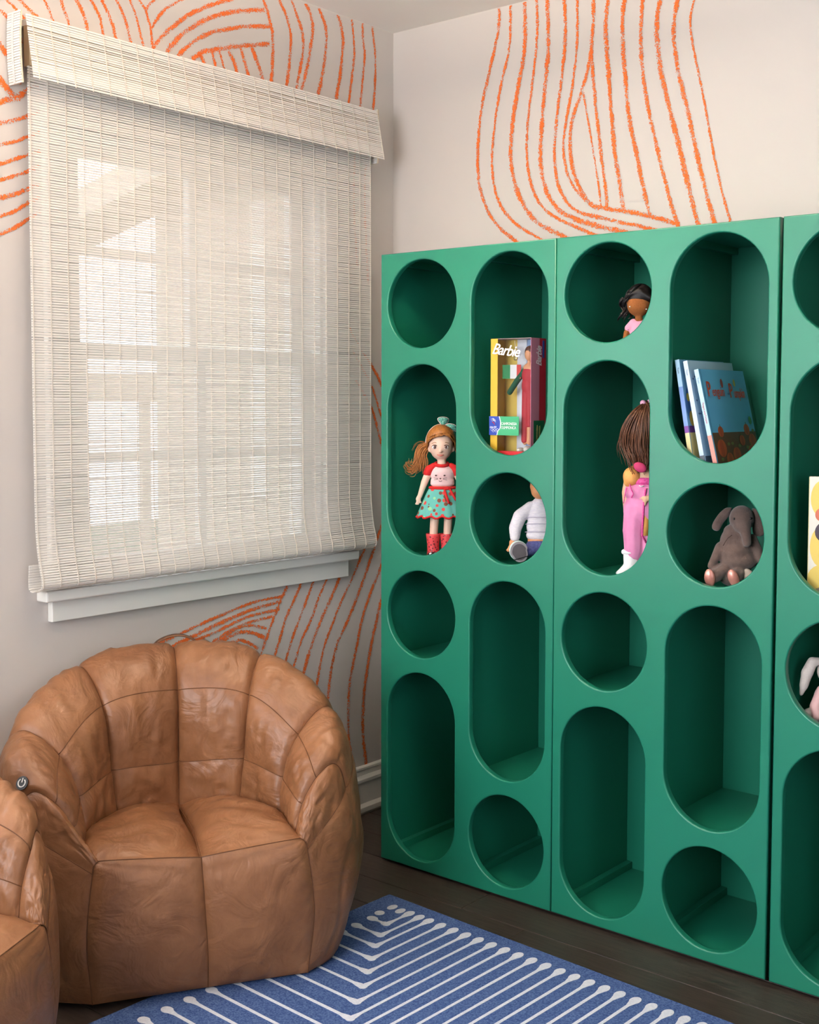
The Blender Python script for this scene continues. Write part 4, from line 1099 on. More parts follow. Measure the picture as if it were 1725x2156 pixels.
    loop([q(615, 250, -8), q(690, 215, -8), q(775, 240, -2), q(790, 310, 4), q(700, 275, 0)], 'bow_loop')
    # shirt: pink front with red raglan sleeves and neck band
    M_PINKSH = mat('pale_pink_knit', (244, 206, 204), 0.85, 0.1)
    sh = organic('shirt', [('e', q(600, 900), q.e(176, 112, 130)), ('e', q(600, 1000), q.e(168, 106, 92)), ('e', q(600, 1040), q.e(172, 108, 46))], 0.0026, M_PINKSH, t, 3)
    organic('sleeve', [('c', q(480, 800), q(420, 850), q.r(52), q.r(72)), ('c', q(420, 850), q(398, 890), q.r(70), q.r(64))], 0.0024, M_RED, sh, 3)
    organic('sleeve', [('c', q(720, 800), q(780, 850), q.r(52), q.r(72)), ('c', q(780, 850), q(802, 890), q.r(70), q.r(64))], 0.0024, M_RED, sh, 3)
    bm = bmesh.new(); tube(bm, [q(590 + 88 * math.cos(a), 775 + 22 * math.sin(a) - 8, 78 * math.sin(a) * -1) for a in [2 * math.pi * i / 24 for i in range(25)]], q.r(24), 8, False); put('neck_band', bm, M_RED, sh)
    # plain whisker print on the shirt
    bm = bmesh.new()
    for x in (512, 628): ellipsoid(bm, q(x, 918, -112), q.e(15, 4, 11), seg=10)
    ellipsoid(bm, q(572, 960, -114), q.e(14, 4, 9), seg=10)
    tube(bm, [q(550, 990, -112), q(572, 1000, -114), q(594, 990, -112)], q.r(4), 5)
    for sx in (-1, 1):
        for dy_ in (-10, 4, 18): tube(bm, [q(572 + sx * 34, 962 + dy_ * .4, -113), q(572 + sx * 92, 958 + dy_ * 1.4, -104)], q.r(1.8), 4)
    put('whisker_print', bm, mat('print_brown', (92, 66, 62), 0.8, 0.2), sh)
    # skirt with gathers
    rows = []
    for j in range(13):
        f = j / 12; row = []
        for i in range(73):
            a = 2 * math.pi * i / 72
            rr_ = (165 + (345 - 165) * f ** 0.85) * (1 + 0.055 * f * math.sin(a * 13) + 0.03 * f * math.sin(a * 5 + 1))
            row.append(q(600 + rr_ * math.cos(a), 1085 + 400 * f + 14 * f * math.sin(a * 13), rr_ * 0.62 * math.sin(a)))
        rows.append(row)
    sk = put('skirt', grid_mesh('skirt', rows), spotted('teal_fruit_print', (98, 178, 166), [(206, 70, 66), (120, 70, 50), (150, 206, 150), (206, 70, 66)], 62.0, 0.34), t)
    s_ = sk.modifiers.new('t', 'SOLIDIFY'); s_.thickness = 0.0012
    bm = bmesh.new(); tube(bm, [p for p in rows[-1]], q.r(15), 6, False); put('hem_trim', bm, M_RED, sk)
    bm = bmesh.new(); tube(bm, [q(600 + 168 * math.cos(a), 1092, 106 * math.sin(a)) for a in [2 * math.pi * i / 32 for i in range(33)]], q.r(24), 8, False); put('waistband', bm, M_RED, sk)
    bm = bmesh.new()
    for pts in ([q(625, 1100, -118), q(650, 1180, -170), q(690, 1290, -216)], [q(700, 1100, -112), q(740, 1170, -160), q(790, 1250, -190)]): tube(bm, pts, [q.r(13), q.r(18), q.r(20)], 6)
    ellipsoid(bm, q(660, 1098, -118), q.e(40, 14, 20)); put('sash_bow', bm, M_RED, sk)
    # boots
    M_BOOT = spotted('red_spotted_rubber', (226, 74, 78), [(120, 34, 40), (110, 30, 36)], 120.0, 0.30, 0.4)
    for bx in (476, 668):
        bm = bmesh.new()
        prof = [(1725, 88), (1745, 90), (1800, 82), (1880, 74), (1960, 72), (2030, 78), (2054, 76)]
        rws = [[q(bx + r_ * math.cos(2 * math.pi * i / 20), y_, r_ * math.sin(2 * math.pi * i / 20)) for i in range(20)] for y_, r_ in prof]
        b = put('boot', grid_mesh('boot', rws, close_u=True), M_BOOT, t)
        s = b.modifiers.new('t', 'SOLIDIFY'); s.thickness = 0.002
        bm = bmesh.new(); ellipsoid(bm, q(bx, 2012, -70), q.e(80, 110, 42)); put('boot_toe', bm, M_BLACK, b)
        for ex in (-34, 34):
            bm = bmesh.new(); ellipsoid(bm, q(bx + ex, 1992, -140), q.e(20, 12, 20)); put('boot_spot', bm, M_WHITE, b)
    return t
ginger_doll()

# ---- boxed fashion doll
def toy_box():
    BW, BD, BH = 0.129, 0.066, 0.3145
    t = thing('boxed_doll', 'boxed fashion doll behind clear film in a yellow and red carton', 'toy box', (0.668, -0.361, 1.1416))
    fx = lambda zx: (zx - 180) * 0.000203
    fz = lambda zy: (2058 - zy) * 0.0001666
    card = lambda n, c: mat(n, c, 0.45, 0.4)
    c = 0.0012
    box_obj('back_card', (c, BD - c, c), (BW - c, BD, BH - c), card('card_blue', (150, 176, 214)), t)
    box_obj('backdrop_band', (c, BD - 0.004, c), (0.040, BD - c, BH - c), card('card_sun', (242, 210, 104)), t)
    box_obj('backdrop_band', (0.040, BD - 0.004, c), (0.070, BD - c, BH - c), card('card_white', (232, 234, 240)), t)
    box_obj('side_card', (0, 0, 0), (c, BD, BH), card('card_gold', (226, 180, 60)), t)
    box_obj('front_strip', (c, -0.0004, 0.0), (fx(292), 0.0006, BH), card('card_gold', (226, 180, 60)), t)
    box_obj('base_card', (c, 0, 0), (BW - c, BD - c, c), card('card_red', (206, 44, 50)), t)
    box_obj('base_strip', (fx(292), -0.0004, 0.0), (BW - c, 0.0006, fz(1910)), card('card_red', (206, 44, 50)), t)
    box_obj('top_card', (c, 0, BH - c), (BW - c, BD - c, BH), card('card_grey', (170, 150, 150)), t)
    # right hand side, mauve then red
    s1 = box_obj('side_card', (BW - c, 0, 0), (BW, BD * 0.56, BH), card('card_mauve', (206, 128, 152)), t)
    box_obj('side_card', (BW - c, BD * 0.56, 0), (BW, BD, BH), card('card_crimson', (190, 34, 56)), t)
    # clear film
    m = bpy.data.materials.new('clear_film'); m.use_nodes = True; nt = m.node_tree
    tr = nt.nodes.new('ShaderNodeBsdfTransparent'); gl = nt.nodes.new('ShaderNodeBsdfGlossy'); gl.inputs['Roughness'].default_value = 0.08
    mx = nt.nodes.new('ShaderNodeMixShader'); fr = nt.nodes.new('ShaderNodeFresnel'); fr.inputs['IOR'].default_value = 1.45
    nt.links.new(fr.outputs[0], mx.inputs[0]); nt.links.new(tr.outputs[0], mx.inputs[1]); nt.links.new(gl.outputs[0], mx.inputs[2])
    nt.links.new(mx.outputs[0], nt.nodes['Material Output'].inputs[0])
    rows = []
    for j in range(13):
        rows.append([Vector((fx(292) + (BW - c - fx(292)) * i / 12, -0.0012 + 0.0011 * noise.noise(Vector((i * .6, j * .6, 2))), fz(1910) + (BH - c - fz(1910)) * j / 12)) for i in range(13)])
    obj('clear_film', grid_mesh('clear_film', rows), m, t, True)
    # the doll inside
    D = 0.022
    P = lambda zx, zy, d=0.0: Vector((fx(zx) - 0.005, D + d, fz(zy)))
    M_D = mat('film_doll_skin', (226, 160, 118), 0.45, 0.4)
    body = organic('doll_body', [('e', P(735, 420), (0.0125, 0.0125, 0.017)), ('c', P(735, 520), P(735, 560), 0.005, 0.006), ('e', P(730, 640), (0.018, 0.011, 0.015)), ('e', P(720, 800), (0.014, 0.010, 0.030)),
                   ('e', P(720, 960), (0.016, 0.011, 0.014)), ('c', P(690, 1000), P(675, 1780), 0.009, 0.006), ('c', P(750, 1000), P(740, 1780), 0.009, 0.006), ('c', P(690, 640), P(560, 790), 0.006, 0.0055), ('c', P(560, 790), P(440, 1000), 0.0055, 0.004)], 0.0018, M_D, t)
    organic('red_suit', [('e', P(728, 740), (0.0205, 0.0135, 0.028)), ('e', P(715, 900), (0.018, 0.013, 0.030)), ('c', P(690, 1000), P(672, 1740), 0.0115, 0.0095), ('c', P(750, 1000), P(742, 1500), 0.0115, 0.0095)], 0.0018, mat('suit_red', (190, 52, 62), 0.6, 0.3), body)
    organic('green_sleeve', [('c', P(680, 650), P(560, 800), 0.0085, 0.0080), ('c', P(560, 800), P(430, 1000), 0.0080, 0.0075)], 0.0016, mat('suit_green', (38, 92, 66), 0.7, 0.2), body)
    bm = bmesh.new(); ellipsoid(bm, P(735, 380, 0.004), (0.0150, 0.0145, 0.0165)); ellipsoid(bm, P(760, 480, 0.010), (0.011, 0.008, 0.020)); put('doll_hair', bm, mat('film_doll_hair', (96, 60, 48), 0.5, 0.4), body)
    bm = bmesh.new(); ellipsoid(bm, P(650, 1890, -0.010), (0.0085, 0.016, 0.006)); ellipsoid(bm, P(745, 1880, -0.006), (0.010, 0.016, 0.010)); put('doll_shoes', bm, mat('shoe_white', (228, 220, 206), 0.5, 0.4), body)
    # printed flag, ribbon and medal
    fl = t
    for (a, b, cc, nm) in ((310, 432, (44, 140, 84), 'flag_green'), (432, 535, (236, 234, 232), 'flag_white'), (535, 600, (216, 66, 60), 'flag_red')):
        box_obj('paper_flag', (fx(a), 0.016, fz(790)), (fx(b), 0.017, fz(575)), card(nm, cc), t)
    bm = bmesh.new(); tube(bm, [(fx(545), 0.004, fz(210)), (fx(568), 0.003, fz(430))], 0.0006, 5); tube(bm, [(fx(600), 0.004, fz(210)), (fx(570), 0.003, fz(430))], 0.0006, 5); put('medal_ribbon', bm, M_WHITE, t)
    bm = bmesh.new(); tube(bm, [(fx(568), 0.001, fz(480)), (fx(568), 0.003, fz(480))], 0.0062, 20); put('medal', bm, mat('medal_gold', (226, 206, 140), 0.3, 0.5, metal=0.6), t)
    # lettering
    M_LET = mat('letter_white', (250, 246, 246), 0.5, 0.3)
    PI2 = math.pi / 2
    text_mesh('Barbie', 0.040, M_LET, t, (fx(205), -0.0040, fz(400)), (PI2, 0.12, 0), shear=0.35, spacing=0.86, bold=0.0004, sx=1.0)
    text_mesh('Barbie', 0.032, mat('letter_blush', (244, 222, 228), 0.5, 0.3), t, (BW + 0.0008, 0.0440, fz(600)), (PI2, -PI2, PI2), shear=0.35, spacing=0.85, bold=0.0005, sx=0.72)
    box_obj('blue_strip', (BW, 0.050, fz(470)), (BW + 0.0006, 0.057, fz(205)), card('strip_blue', (44, 72, 150)), t)
    gl2 = box_obj('side_label', (BW, 0.013, fz(1790)), (BW + 0.0006, 0.060, fz(1435)), card('label_dark_green', (24, 92, 60)), t)
    for i, w_ in enumerate(('CAMPIONESSA', 'OLIMPIONICA')):
        text_mesh(w_, 0.0072, mat('letter_gold', (214, 190, 120), 0.5, 0.3), t, (BW + 0.001, 0.030 + 0.011 * i, fz(1770)), (PI2, -PI2, PI2), spacing=0.92)
    # front label with blue field, white wave and rings
    lb = box_obj('front_label', (fx(182), -0.0058, fz(1668)), (fx(652), -0.0048, fz(1375)), card('label_green', (64, 168, 116)), t)
    lb['label'] = 'green and blue printed label'
    wave = [(fx(300), fz(1668)), (fx(318), fz(1600)), (fx(350), fz(1560)), (fx(358), fz(1470)), (fx(348), fz(1420)), (fx(336), fz(1375))]
    def field(nm, dx, y, m_):
        W_ = [(p[0], 0, p[1]) for p in wave]; P_ = catmull(W_, 5)
        bm = bmesh.new(); a = [bm.verts.new((fx(182), y, p.z)) for p in P_]; b = [bm.verts.new((p.x + dx, y, p.z)) for p in P_]
        for i in range(len(P_) - 1): bm.faces.new((a[i], b[i], b[i + 1], a[i + 1]))
        put(nm, bm, m_, lb, False)
    field('white_wave', 0.0026, -0.00592, M_LET); field('blue_field', 0.0, -0.00604, card('label_blue', (46, 72, 168)))
    for i, w_ in enumerate(('CAMPIONESSA', 'OLIMPIONICA')):
        text_mesh(w_, 0.0100, M_LET, lb, (fx(374), -0.0064, fz(1508 + 60 * i)), (PI2, 0, 0), spacing=0.86, sx=0.86)
    text_mesh('Sydney 2000', 0.0066, M_LET, lb, (fx(192), -0.0063, fz(1556)), (PI2, 0, 0), shear=0.3, spacing=0.8, sx=0.80)
    bm = bmesh.new()
    for i in range(5):
        cx_, cz_ = fx(228 + 22 * i), fz(1582 if i % 2 == 0 else 1602)
        tube(bm, [(cx_ + 0.0034 * math.cos(a), -0.0064, cz_ + 0.0028 * math.sin(a)) for a in [2 * math.pi * k / 16 for k in range(17)]], 0.00045, 5, False)
    put('rings', bm, M_LET, lb)
    bm = bmesh.new()
    for k in range(3): tube(bm, [(fx(205 + 10 * k), -0.0064, fz(1425 + 18 * k)), (fx(245 + 4 * k), -0.0064, fz(1405 + 16 * k)), (fx(292), -0.0064, fz(1440 + 14 * k))], [0.0003, 0.0009, 0.0004], 5)
    put('flame_mark', bm, M_LET, lb)
    bm = bmesh.new(); tube(bm, [(fx(235), -0.0064, fz(1468)), (fx(260), -0.0064, fz(1475)), (fx(272), -0.0064, fz(1510))], [0.0010, 0.0014, 0.0005], 5); put('flame_mark', bm, card('label_red', (216, 60, 60)), lb)
    return t
toy_box()

# ---- seated doll in a white jumper
def jumper_doll():
    q = Px(78.5, 194.4, 10.777, 0.00124)
    t = thing('doll', 'seated doll in a white knit jumper and jeans showing a grey shoe sole', 'doll', (0.7653, -0.305, 0.8642), 0.62, 'dolls in the cubbies')
    organic('body', [('e', q(1010, 250, 60), q.e(235, 240, 300)), ('e', q(1000, 380, 30), q.e(200, 200, 190)), ('c', q(1010, 520, 70), q(1010, 660, 80), q.r(80), q.r(90)), ('e', q(1010, 1000, 110), q.e(240, 170, 380)), ('e', q(1010, 1500, 110), q.e(280, 220, 240)),
        ('c', q(760, 800, 100), q(470, 1150, 40), q.r(90), q.r(80)), ('c', q(470, 1150, 40), q(430, 1480, -20), q.r(80), q.r(66)), ('e', q(390, 1560, -30), q.e(80, 44, 90)), ('c', q(370, 1580, -30), q(262, 1740, -30), q.r(34), q.r(22)), ('c', q(395, 1590, -40), q(300, 1770, -40), q.r(30), q.r(20)), ('c', q(420, 1590, -40), q(350, 1760, -50), q.r(28), q.r(18)),
        ('c', q(420, 1540, -60), q(450, 1640, -90), q.r(30), q.r(20)), ('c', q(1270, 800, 110), q(1420, 1150, 100), q.r(90), q.r(80)), ('c', q(1420, 1150, 100), q(1400, 1500, 60), q.r(80), q.r(60)),
        ('c', q(900, 1640, 60), q(620, 1770, -170), q.r(150), q.r(90)), ('c', q(1150, 1660, 60), q(1190, 1880, -190), q.r(150), q.r(100))], 0.003, M_SKIN2, t)
    bm = bmesh.new(); ellipsoid(bm, q(1020, 190, 110), q.e(265, 250, 310)); put('hair', bm, M_HAIR3, t)
    M_KNIT = mat('white_knit', (236, 228, 230), 0.95, 0.1, (222, 214, 222), 90.0, 0.6, 300.0, stretch=(1, 1, 3))
    sw = organic('jumper', [('e', q(1010, 900, 100), q.e(300, 215, 290)), ('e', q(1010, 1200, 100), q.e(310, 225, 300)), ('e', q(1010, 1400, 100), q.e(320, 235, 150)), ('c', q(800, 760, 100), q(560, 960, 60), q.r(140), q.r(160)), ('c', q(560, 960, 60), q(455, 1230, 20), q.r(160), q.r(150)), ('c', q(455, 1230, 20), q(450, 1430, -10), q.r(150), q.r(120)),
        ('c', q(1220, 760, 100), q(1400, 1000, 100), q.r(140), q.r(150)), ('c', q(1400, 1000, 100), q(1410, 1400, 80), q.r(150), q.r(120)), ('c', q(1010, 640, 80), q(1010, 700, 80), q.r(130), q.r(190))], 0.003, M_KNIT, t)
    bm = bmesh.new()
    for yy, rr_ in ((1150, 322), (1330, 330), (1000, 312)):
        tube(bm, [q(1010 + rr_ * math.cos(a), yy - 40 * math.sin(a), 100 - 0.73 * rr_ * math.sin(a)) for a in [math.pi * i / 20 for i in range(21)]], q.r(9), 5)
    put('knit_ridges', bm, mat('knit_shadow', (196, 188, 204), 0.95, 0.1), sw)
    M_JEAN = mat('indigo_denim', (92, 96, 148), 0.9, 0.1, (66, 70, 118), 200.0, 0.4, 400.0)
    organic('jeans', [('e', q(1010, 1640, 80), q.e(320, 260, 200)), ('c', q(900, 1660, 40), q(640, 1770, -170), q.r(185), q.r(128)), ('c', q(1150, 1680, 40), q(1190, 1880, -200), q.r(185), q.r(140))], 0.003, M_JEAN, t)
    for (cx, cy, rot) in ((560, 1735, -0.28), (1230, 1880, 0.2)):
        rt = bpy.data.objects.new('shoe', None); COL.objects.link(rt); rt.parent = t
        rt.location = q(cx, cy, -330); rt.rotation_euler = (0.12, rot, 0.15)
        def out(n, sx, sz, y0, y1, nm, m_):
            pts = []
            for i in range(28):
                a = 2 * math.pi * i / 28
                x = math.cos(a) * (1.0 if math.sin(a) > 0 else 0.86); z = math.sin(a)
                z = z if z > 0 else -abs(z) ** 0.7
                pts.append((x * q.r(sx), z * q.r(sz)))
            bm = bmesh.new(); A = [bm.verts.new((p[0], q.r(y0), p[1])) for p in pts]; B = [bm.verts.new((p[0], q.r(y1), p[1])) for p in pts]
            bm.faces.new(A); bm.faces.new(list(reversed(B)))
            for i in range(28): bm.faces.new((A[i], B[i], B[(i + 1) % 28], A[(i + 1) % 28]))
            return put(nm, bm, m_, rt, False)
        out(28, 205, 235, 0, 40, 'sole_rim', mat('sole_grey', (150, 142, 146), 0.6, 0.3)); out(28, 165, 190, -8, 2, 'sole_tread', mat('tread_grey', (96, 90, 94), 0.75, 0.2, bump=0.6, bump_scale=500.0))
        bm = bmesh.new(); ellipsoid(bm, (0, q.r(140), 0), q.e(215, 130, 235)); put('shoe_upper', bm, mat('mint_shoe', (206, 226, 222), 0.6, 0.3), rt)
        box_obj('heel_groove', (-q.r(170), -q.r(10), -q.r(150)), (q.r(170), q.r(0), -q.r(132)), M_BLACK, rt)
    return t
jumper_doll()

# ---- cloth doll with black curls
def curly_doll():
    q = Px(61.4, 176.7, 11.975, 0.001157)
    t = thing('doll', 'brown cloth doll with black curls and pink shirt peeking from a round cubby', 'doll', (1.0696, -0.300, 1.4211), 0.536, 'dolls in the cubbies')
    organic('body', [('e', q(770, 1000), q.e(300, 210, 285)), ('e', q(500, 900, 60), q.e(60, 50, 90)), ('c', q(775, 1260), q(775, 1360), q.r(95), q.r(100)), ('e', q(790, 1640, 20), q.e(230, 150, 300)), ('c', q(620, 1460, 20), q(470, 1680, 0), q.r(80), q.r(75)), ('c', q(470, 1680, 0), q(430, 1960, -30), q.r(75), q.r(70)), ('e', q(425, 2030, -40), q.e(85, 60, 78)),
        ('c', q(960, 1460, 20), q(1110, 1680, 0), q.r(80), q.r(75)), ('c', q(1110, 1680, 0), q(1150, 1960, -30), q.r(75), q.r(70)), ('c', q(690, 1960, 0), q(640, 2020, -480), q.r(95), q.r(88)), ('c', q(890, 1960, 0), q(930, 2020, -480), q.r(95), q.r(88))], 0.0026, M_SKIN3, t)
    organic('shirt', [('e', q(790, 1640, 20), q.e(262, 180, 300)), ('c', q(640, 1440, 20), q(520, 1580, 10), q.r(112), q.r(108)), ('c', q(940, 1440, 20), q(1060, 1580, 10), q.r(112), q.r(108))], 0.0026, mat('candy_pink_cloth', (232, 160, 186), 0.85, 0.1), t)
    bm = bmesh.new(); tube(bm, [q(520 + 40 * math.cos(a), 1530 + 90 * math.sin(a), -70 + 60 * math.cos(a)) for a in [math.pi * i / 8 - 1.2 for i in range(9)]], q.r(12), 5); put('sleeve_stitch', bm, mat('mauve_stitch', (150, 96, 150), 0.8, 0.1), t)
    organic('shorts', [('e', q(790, 1930, 10), q.e(270, 190, 170)), ('c', q(690, 1970, -40), q(660, 2000, -300), q.r(120), q.r(112)), ('c', q(890, 1970, -40), q(920, 2000, -300), q.r(120), q.r(112))], 0.0028, mat('pale_blue_cloth', (170, 196, 220), 0.85, 0.1), t)
    for x, y in ((545, 1045), (958, 1110)):
        bm = bmesh.new(); ellipsoid(bm, q(x, y, -168), q.e(20, 10, 14)); put('eye', bm, M_WHITE, t)  # glints of the shiny eyes, put in as white beads
    # hair: parted cap with curls
    hb = organic('hair_cap', [('e', q(800, 770, 60), q.e(340, 250, 330)), ('e', q(560, 900, 120), q.e(150, 130, 260)), ('e', q(1010, 900, 110), q.e(150, 130, 260)), ('c', q(800, 660, -110), q(1050, 840, -140), q.r(95), q.r(70)), ('c', q(780, 650, -120), q(520, 740, -120), q.r(80), q.r(50))], 0.0028, M_HAIR3, t)
    rg = random.Random(11); bm = bmesh.new()
    for gx in (380, 430, 480, 560):
        g = []
        for i in range(9):
            f = i / 8; g.append(q(gx + 60 * math.sin(f * 9 + gx) - 30 * f, 820 + 560 * f, 90 + 60 * math.cos(f * 9 + gx)))
        locks(bm, [g], 7, q.r(34), q.r(26), q.r(12), rg, 6)
    for gx in (1080, 1130, 1180):
        g = [q(gx + 60 * math.sin(i * 1.1), 820 + 70 * i, 110 + 50 * math.cos(i * 1.1)) for i in range(9)]
        locks(bm, [g], 6, q.r(34), q.r(26), q.r(12), rg, 6)
    for k in range(9):
        g = [q(790 + 34 * k * (1 if k % 2 else -1) * .5, 470 + 12 * k, -80 + 20 * k), q(700 - 20 * k, 560 + 10 * k, -120 + 16 * k), q(560 - 10 * k, 720, -90 + 10 * k), q(450 - 6 * k, 880, 20)]
        locks(bm, [g], 2, q.r(26), q.r(18), q.r(10), rg, 6)
    put('curls', bm, M_HAIR3, t)
    return t
curly_doll()

# ---- tall doll with long brown hair seen from behind
def brown_hair_doll():
    q = Px(67.2, 394.5, 5.258, 0.001175)
    t = thing('doll', 'standing doll with long brown hair seen from behind, pink overalls and white boots', 'doll', (1.0739, -0.285, 0.8626), 0.531, 'dolls in the cubbies')
    organic('body', [('e', q(430, 430), q.e(180, 180, 220)), ('c', q(430, 620), q(430, 800), q.r(70), q.r(75)), ('e', q(410, 1000), q.e(190, 110, 190)), ('e', q(400, 1250), q.e(170, 110, 220)), ('c', q(330, 1350), q(300, 1960), q.r(95), q.r(70)), ('c', q(490, 1350), q(500, 1960), q.r(95), q.r(70)),
        ('c', q(560, 930, 20), q(620, 1120, -20), q.r(60), q.r(52)), ('c', q(620, 1120, -20), q(470, 1190, -130), q.r(50), q.r(42)), ('e', q(420, 1190, -150), q.e(46, 26, 36)), ('c', q(395, 1180, -155), q(348, 1195, -160), q.r(15), q.r(10)), ('c', q(400, 1200, -155), q(392, 1240, -160), q.r(15), q.r(10)), ('c', q(425, 1210, -155), q(415, 1265, -160), q.r(15), q.r(10)),
        ('c', q(250, 930, 20), q(205, 1150, 60), q.r(60), q.r(52)), ('c', q(205, 1150, 60), q(215, 1340, 90), q.r(50), q.r(42))], 0.003, mat('warm_vinyl', (232, 186, 150), 0.45, 0.4), t)
    M_PK = mat('pink_velour', (232, 150, 192), 0.9, 0.1, (222, 136, 180), 30.0, 0.3, 90.0)
    ov = organic('overalls', [('e', q(405, 1130), q.e(225, 150, 150)), ('e', q(395, 1320), q.e(225, 155, 200)), ('c', q(310, 1350), q(295, 1560), q.r(135), q.r(128)), ('c', q(295, 1560), q(300, 1800), q.r(126), q.r(112)), ('c', q(490, 1350), q(480, 1800), q.r(130), q.r(110)), ('c', q(225, 1730), q(380, 1740), q.r(20), q.r(24))], 0.003, M_PK, t)
    M_MAG = mat('magenta_glitter', (222, 48, 136), 0.6, 0.4, (240, 110, 176), 300.0)
    organic('yoke', [('e', q(405, 1010), q.e(190, 140, 70)), ('c', q(300, 1000), q(520, 990), q.r(70), q.r(70))], 0.003, M_MAG, t)
    organic('hood', [('e', q(270, 960, -40), q.e(105, 110, 110)), ('c', q(290, 905, 0), q(540, 890, 10), q.r(70), q.r(80)), ('e', q(235, 1010, -30), q.e(62, 80, 70))], 0.003, mat('apricot_cloth', (244, 178, 104), 0.8, 0.2, (240, 160, 90), 60.0), t)
    bm = bmesh.new(); tube(bm, [q(245, 1040, -140), q(260, 1090, -150), q(285, 1140, -152), q(265, 1188, -150)], q.r(7), 6); tube(bm, [q(215, 1080, -110), q(195, 1150, -110), q(180, 1250, -110)], q.r(7), 6); put('drawstring', bm, M_MAG, ov)
    bm = bmesh.new(); tube(bm, [q(420, 1080, -150), q(400, 1230, -156), q(392, 1420, -150), q(385, 1600, -120), q(430, 1680, -100)], q.r(11), 6); put('side_piping', bm, M_MAG, ov)
    bm = bmesh.new(); rows = [[q(410 + dx - (yy - 1080) * .03, yy, -150 + dx * .5) for yy in (1080, 1230, 1420, 1600)] for dx in (10, 80)]
    o = put('side_stripe', grid_mesh('side_stripe', rows), mat('gold_weave', (222, 160, 84), 0.7, 0.3), ov); s = o.modifiers.new('t', 'SOLIDIFY'); s.thickness = 0.003
    bm = bmesh.new(); tube(bm, [q(345, 1052, -150), q(370, 1062, -156), q(398, 1052, -150)], q.r(6), 5); put('pocket_trim', bm, M_WHITE, ov)
    M_BT = mat('white_boot', (240, 234, 234), 0.8, 0.2, bump=0.4, bump_scale=200.0)
    for (bx, tx, d) in ((275, 110, -60), (470, 330, -70)):
        b = organic('boot', [('c', q(bx, 1800), q(bx - 5, 1960), q.r(98), q.r(86)), ('c', q(bx - 10, 1965), q(tx + 40, 2022, d), q.r(80), q.r(38)), ('e', q(tx + 60, 2028, d), q.e(70, 60, 36))], 0.0028, M_BT, t)
        organic('boot_cuff', [('c', q(bx - 85, 1798), q(bx + 80, 1790), q.r(34), q.r(34)), ('e', q(bx, 1798), q.e(112, 108, 36))], 0.0028, mat('white_fleece', (246, 242, 242), 0.95, 0.1, bump=0.8, bump_scale=150.0), b)
        bm = bmesh.new(); ellipsoid(bm, q((bx + tx) / 2 + 10, 2058, d / 2), q.e((bx - tx) / 2 + 50, 66, 12)); put('boot_sole', bm, mat('tan_sole', (190, 140, 110), 0.7, 0.2), b)
    # hair gathered at the top and falling in waves
    rg = random.Random(21); bm = bmesh.new()
    organic('hair_base', [('e', q(430, 420), q.e(196, 196, 236)), ('e', q(390, 640, -40), q.e(165, 120, 220))], 0.004, M_HAIR4, t)
    guides = []
    for i in range(13):
        f = i / 12
        x1 = 175 + 400 * f
        guides.append([q(420, 150, -60), q(420 + (x1 - 420) * .55, 270, -150), q(420 + (x1 - 420) * .95, 440, -190 + abs(f - .5) * 120), q(x1 + 12 * math.sin(i * 2), 620, -170 + abs(f - .5) * 160), q(x1 + 50 - 30 * f + 14 * math.cos(i * 3), 780, -140), q(x1 + 100 - 130 * f, 900, -120)])
    locks(bm, guides, 18, q.r(20), q.r(9), q.r(3.0), rg)
    locks(bm, [[q(300, 300, -60), q(200, 420, -60), q(150, 560, -60), q(130, 660, -60), q(190, 740, -60)], [q(260, 330, -60), q(160, 500, -60), q(135, 620, -60), q(180, 800, -60)]], 12, q.r(22), q.r(3.5), q.r(1.4), rg, 4)
    put('hair', bm, M_HAIR4, t)
    bm = bmesh.new(); ellipsoid(bm, q(378, 152, -80), q.e(34, 30, 32)); ellipsoid(bm, q(450, 140, -60), q.e(30, 30, 32)); put('hair_bobble', bm, mat('bobble_pink', (240, 178, 206), 0.6, 0.3), t)
    bm = bmesh.new(); ellipsoid(bm, q(355, 850, -190), q.e(76, 30, 52), (0, 0.45, 0)); put('hair_bow', bm, mat('raspberry_net', (196, 62, 108), 0.7, 0.3), t)
    return t
brown_hair_doll()

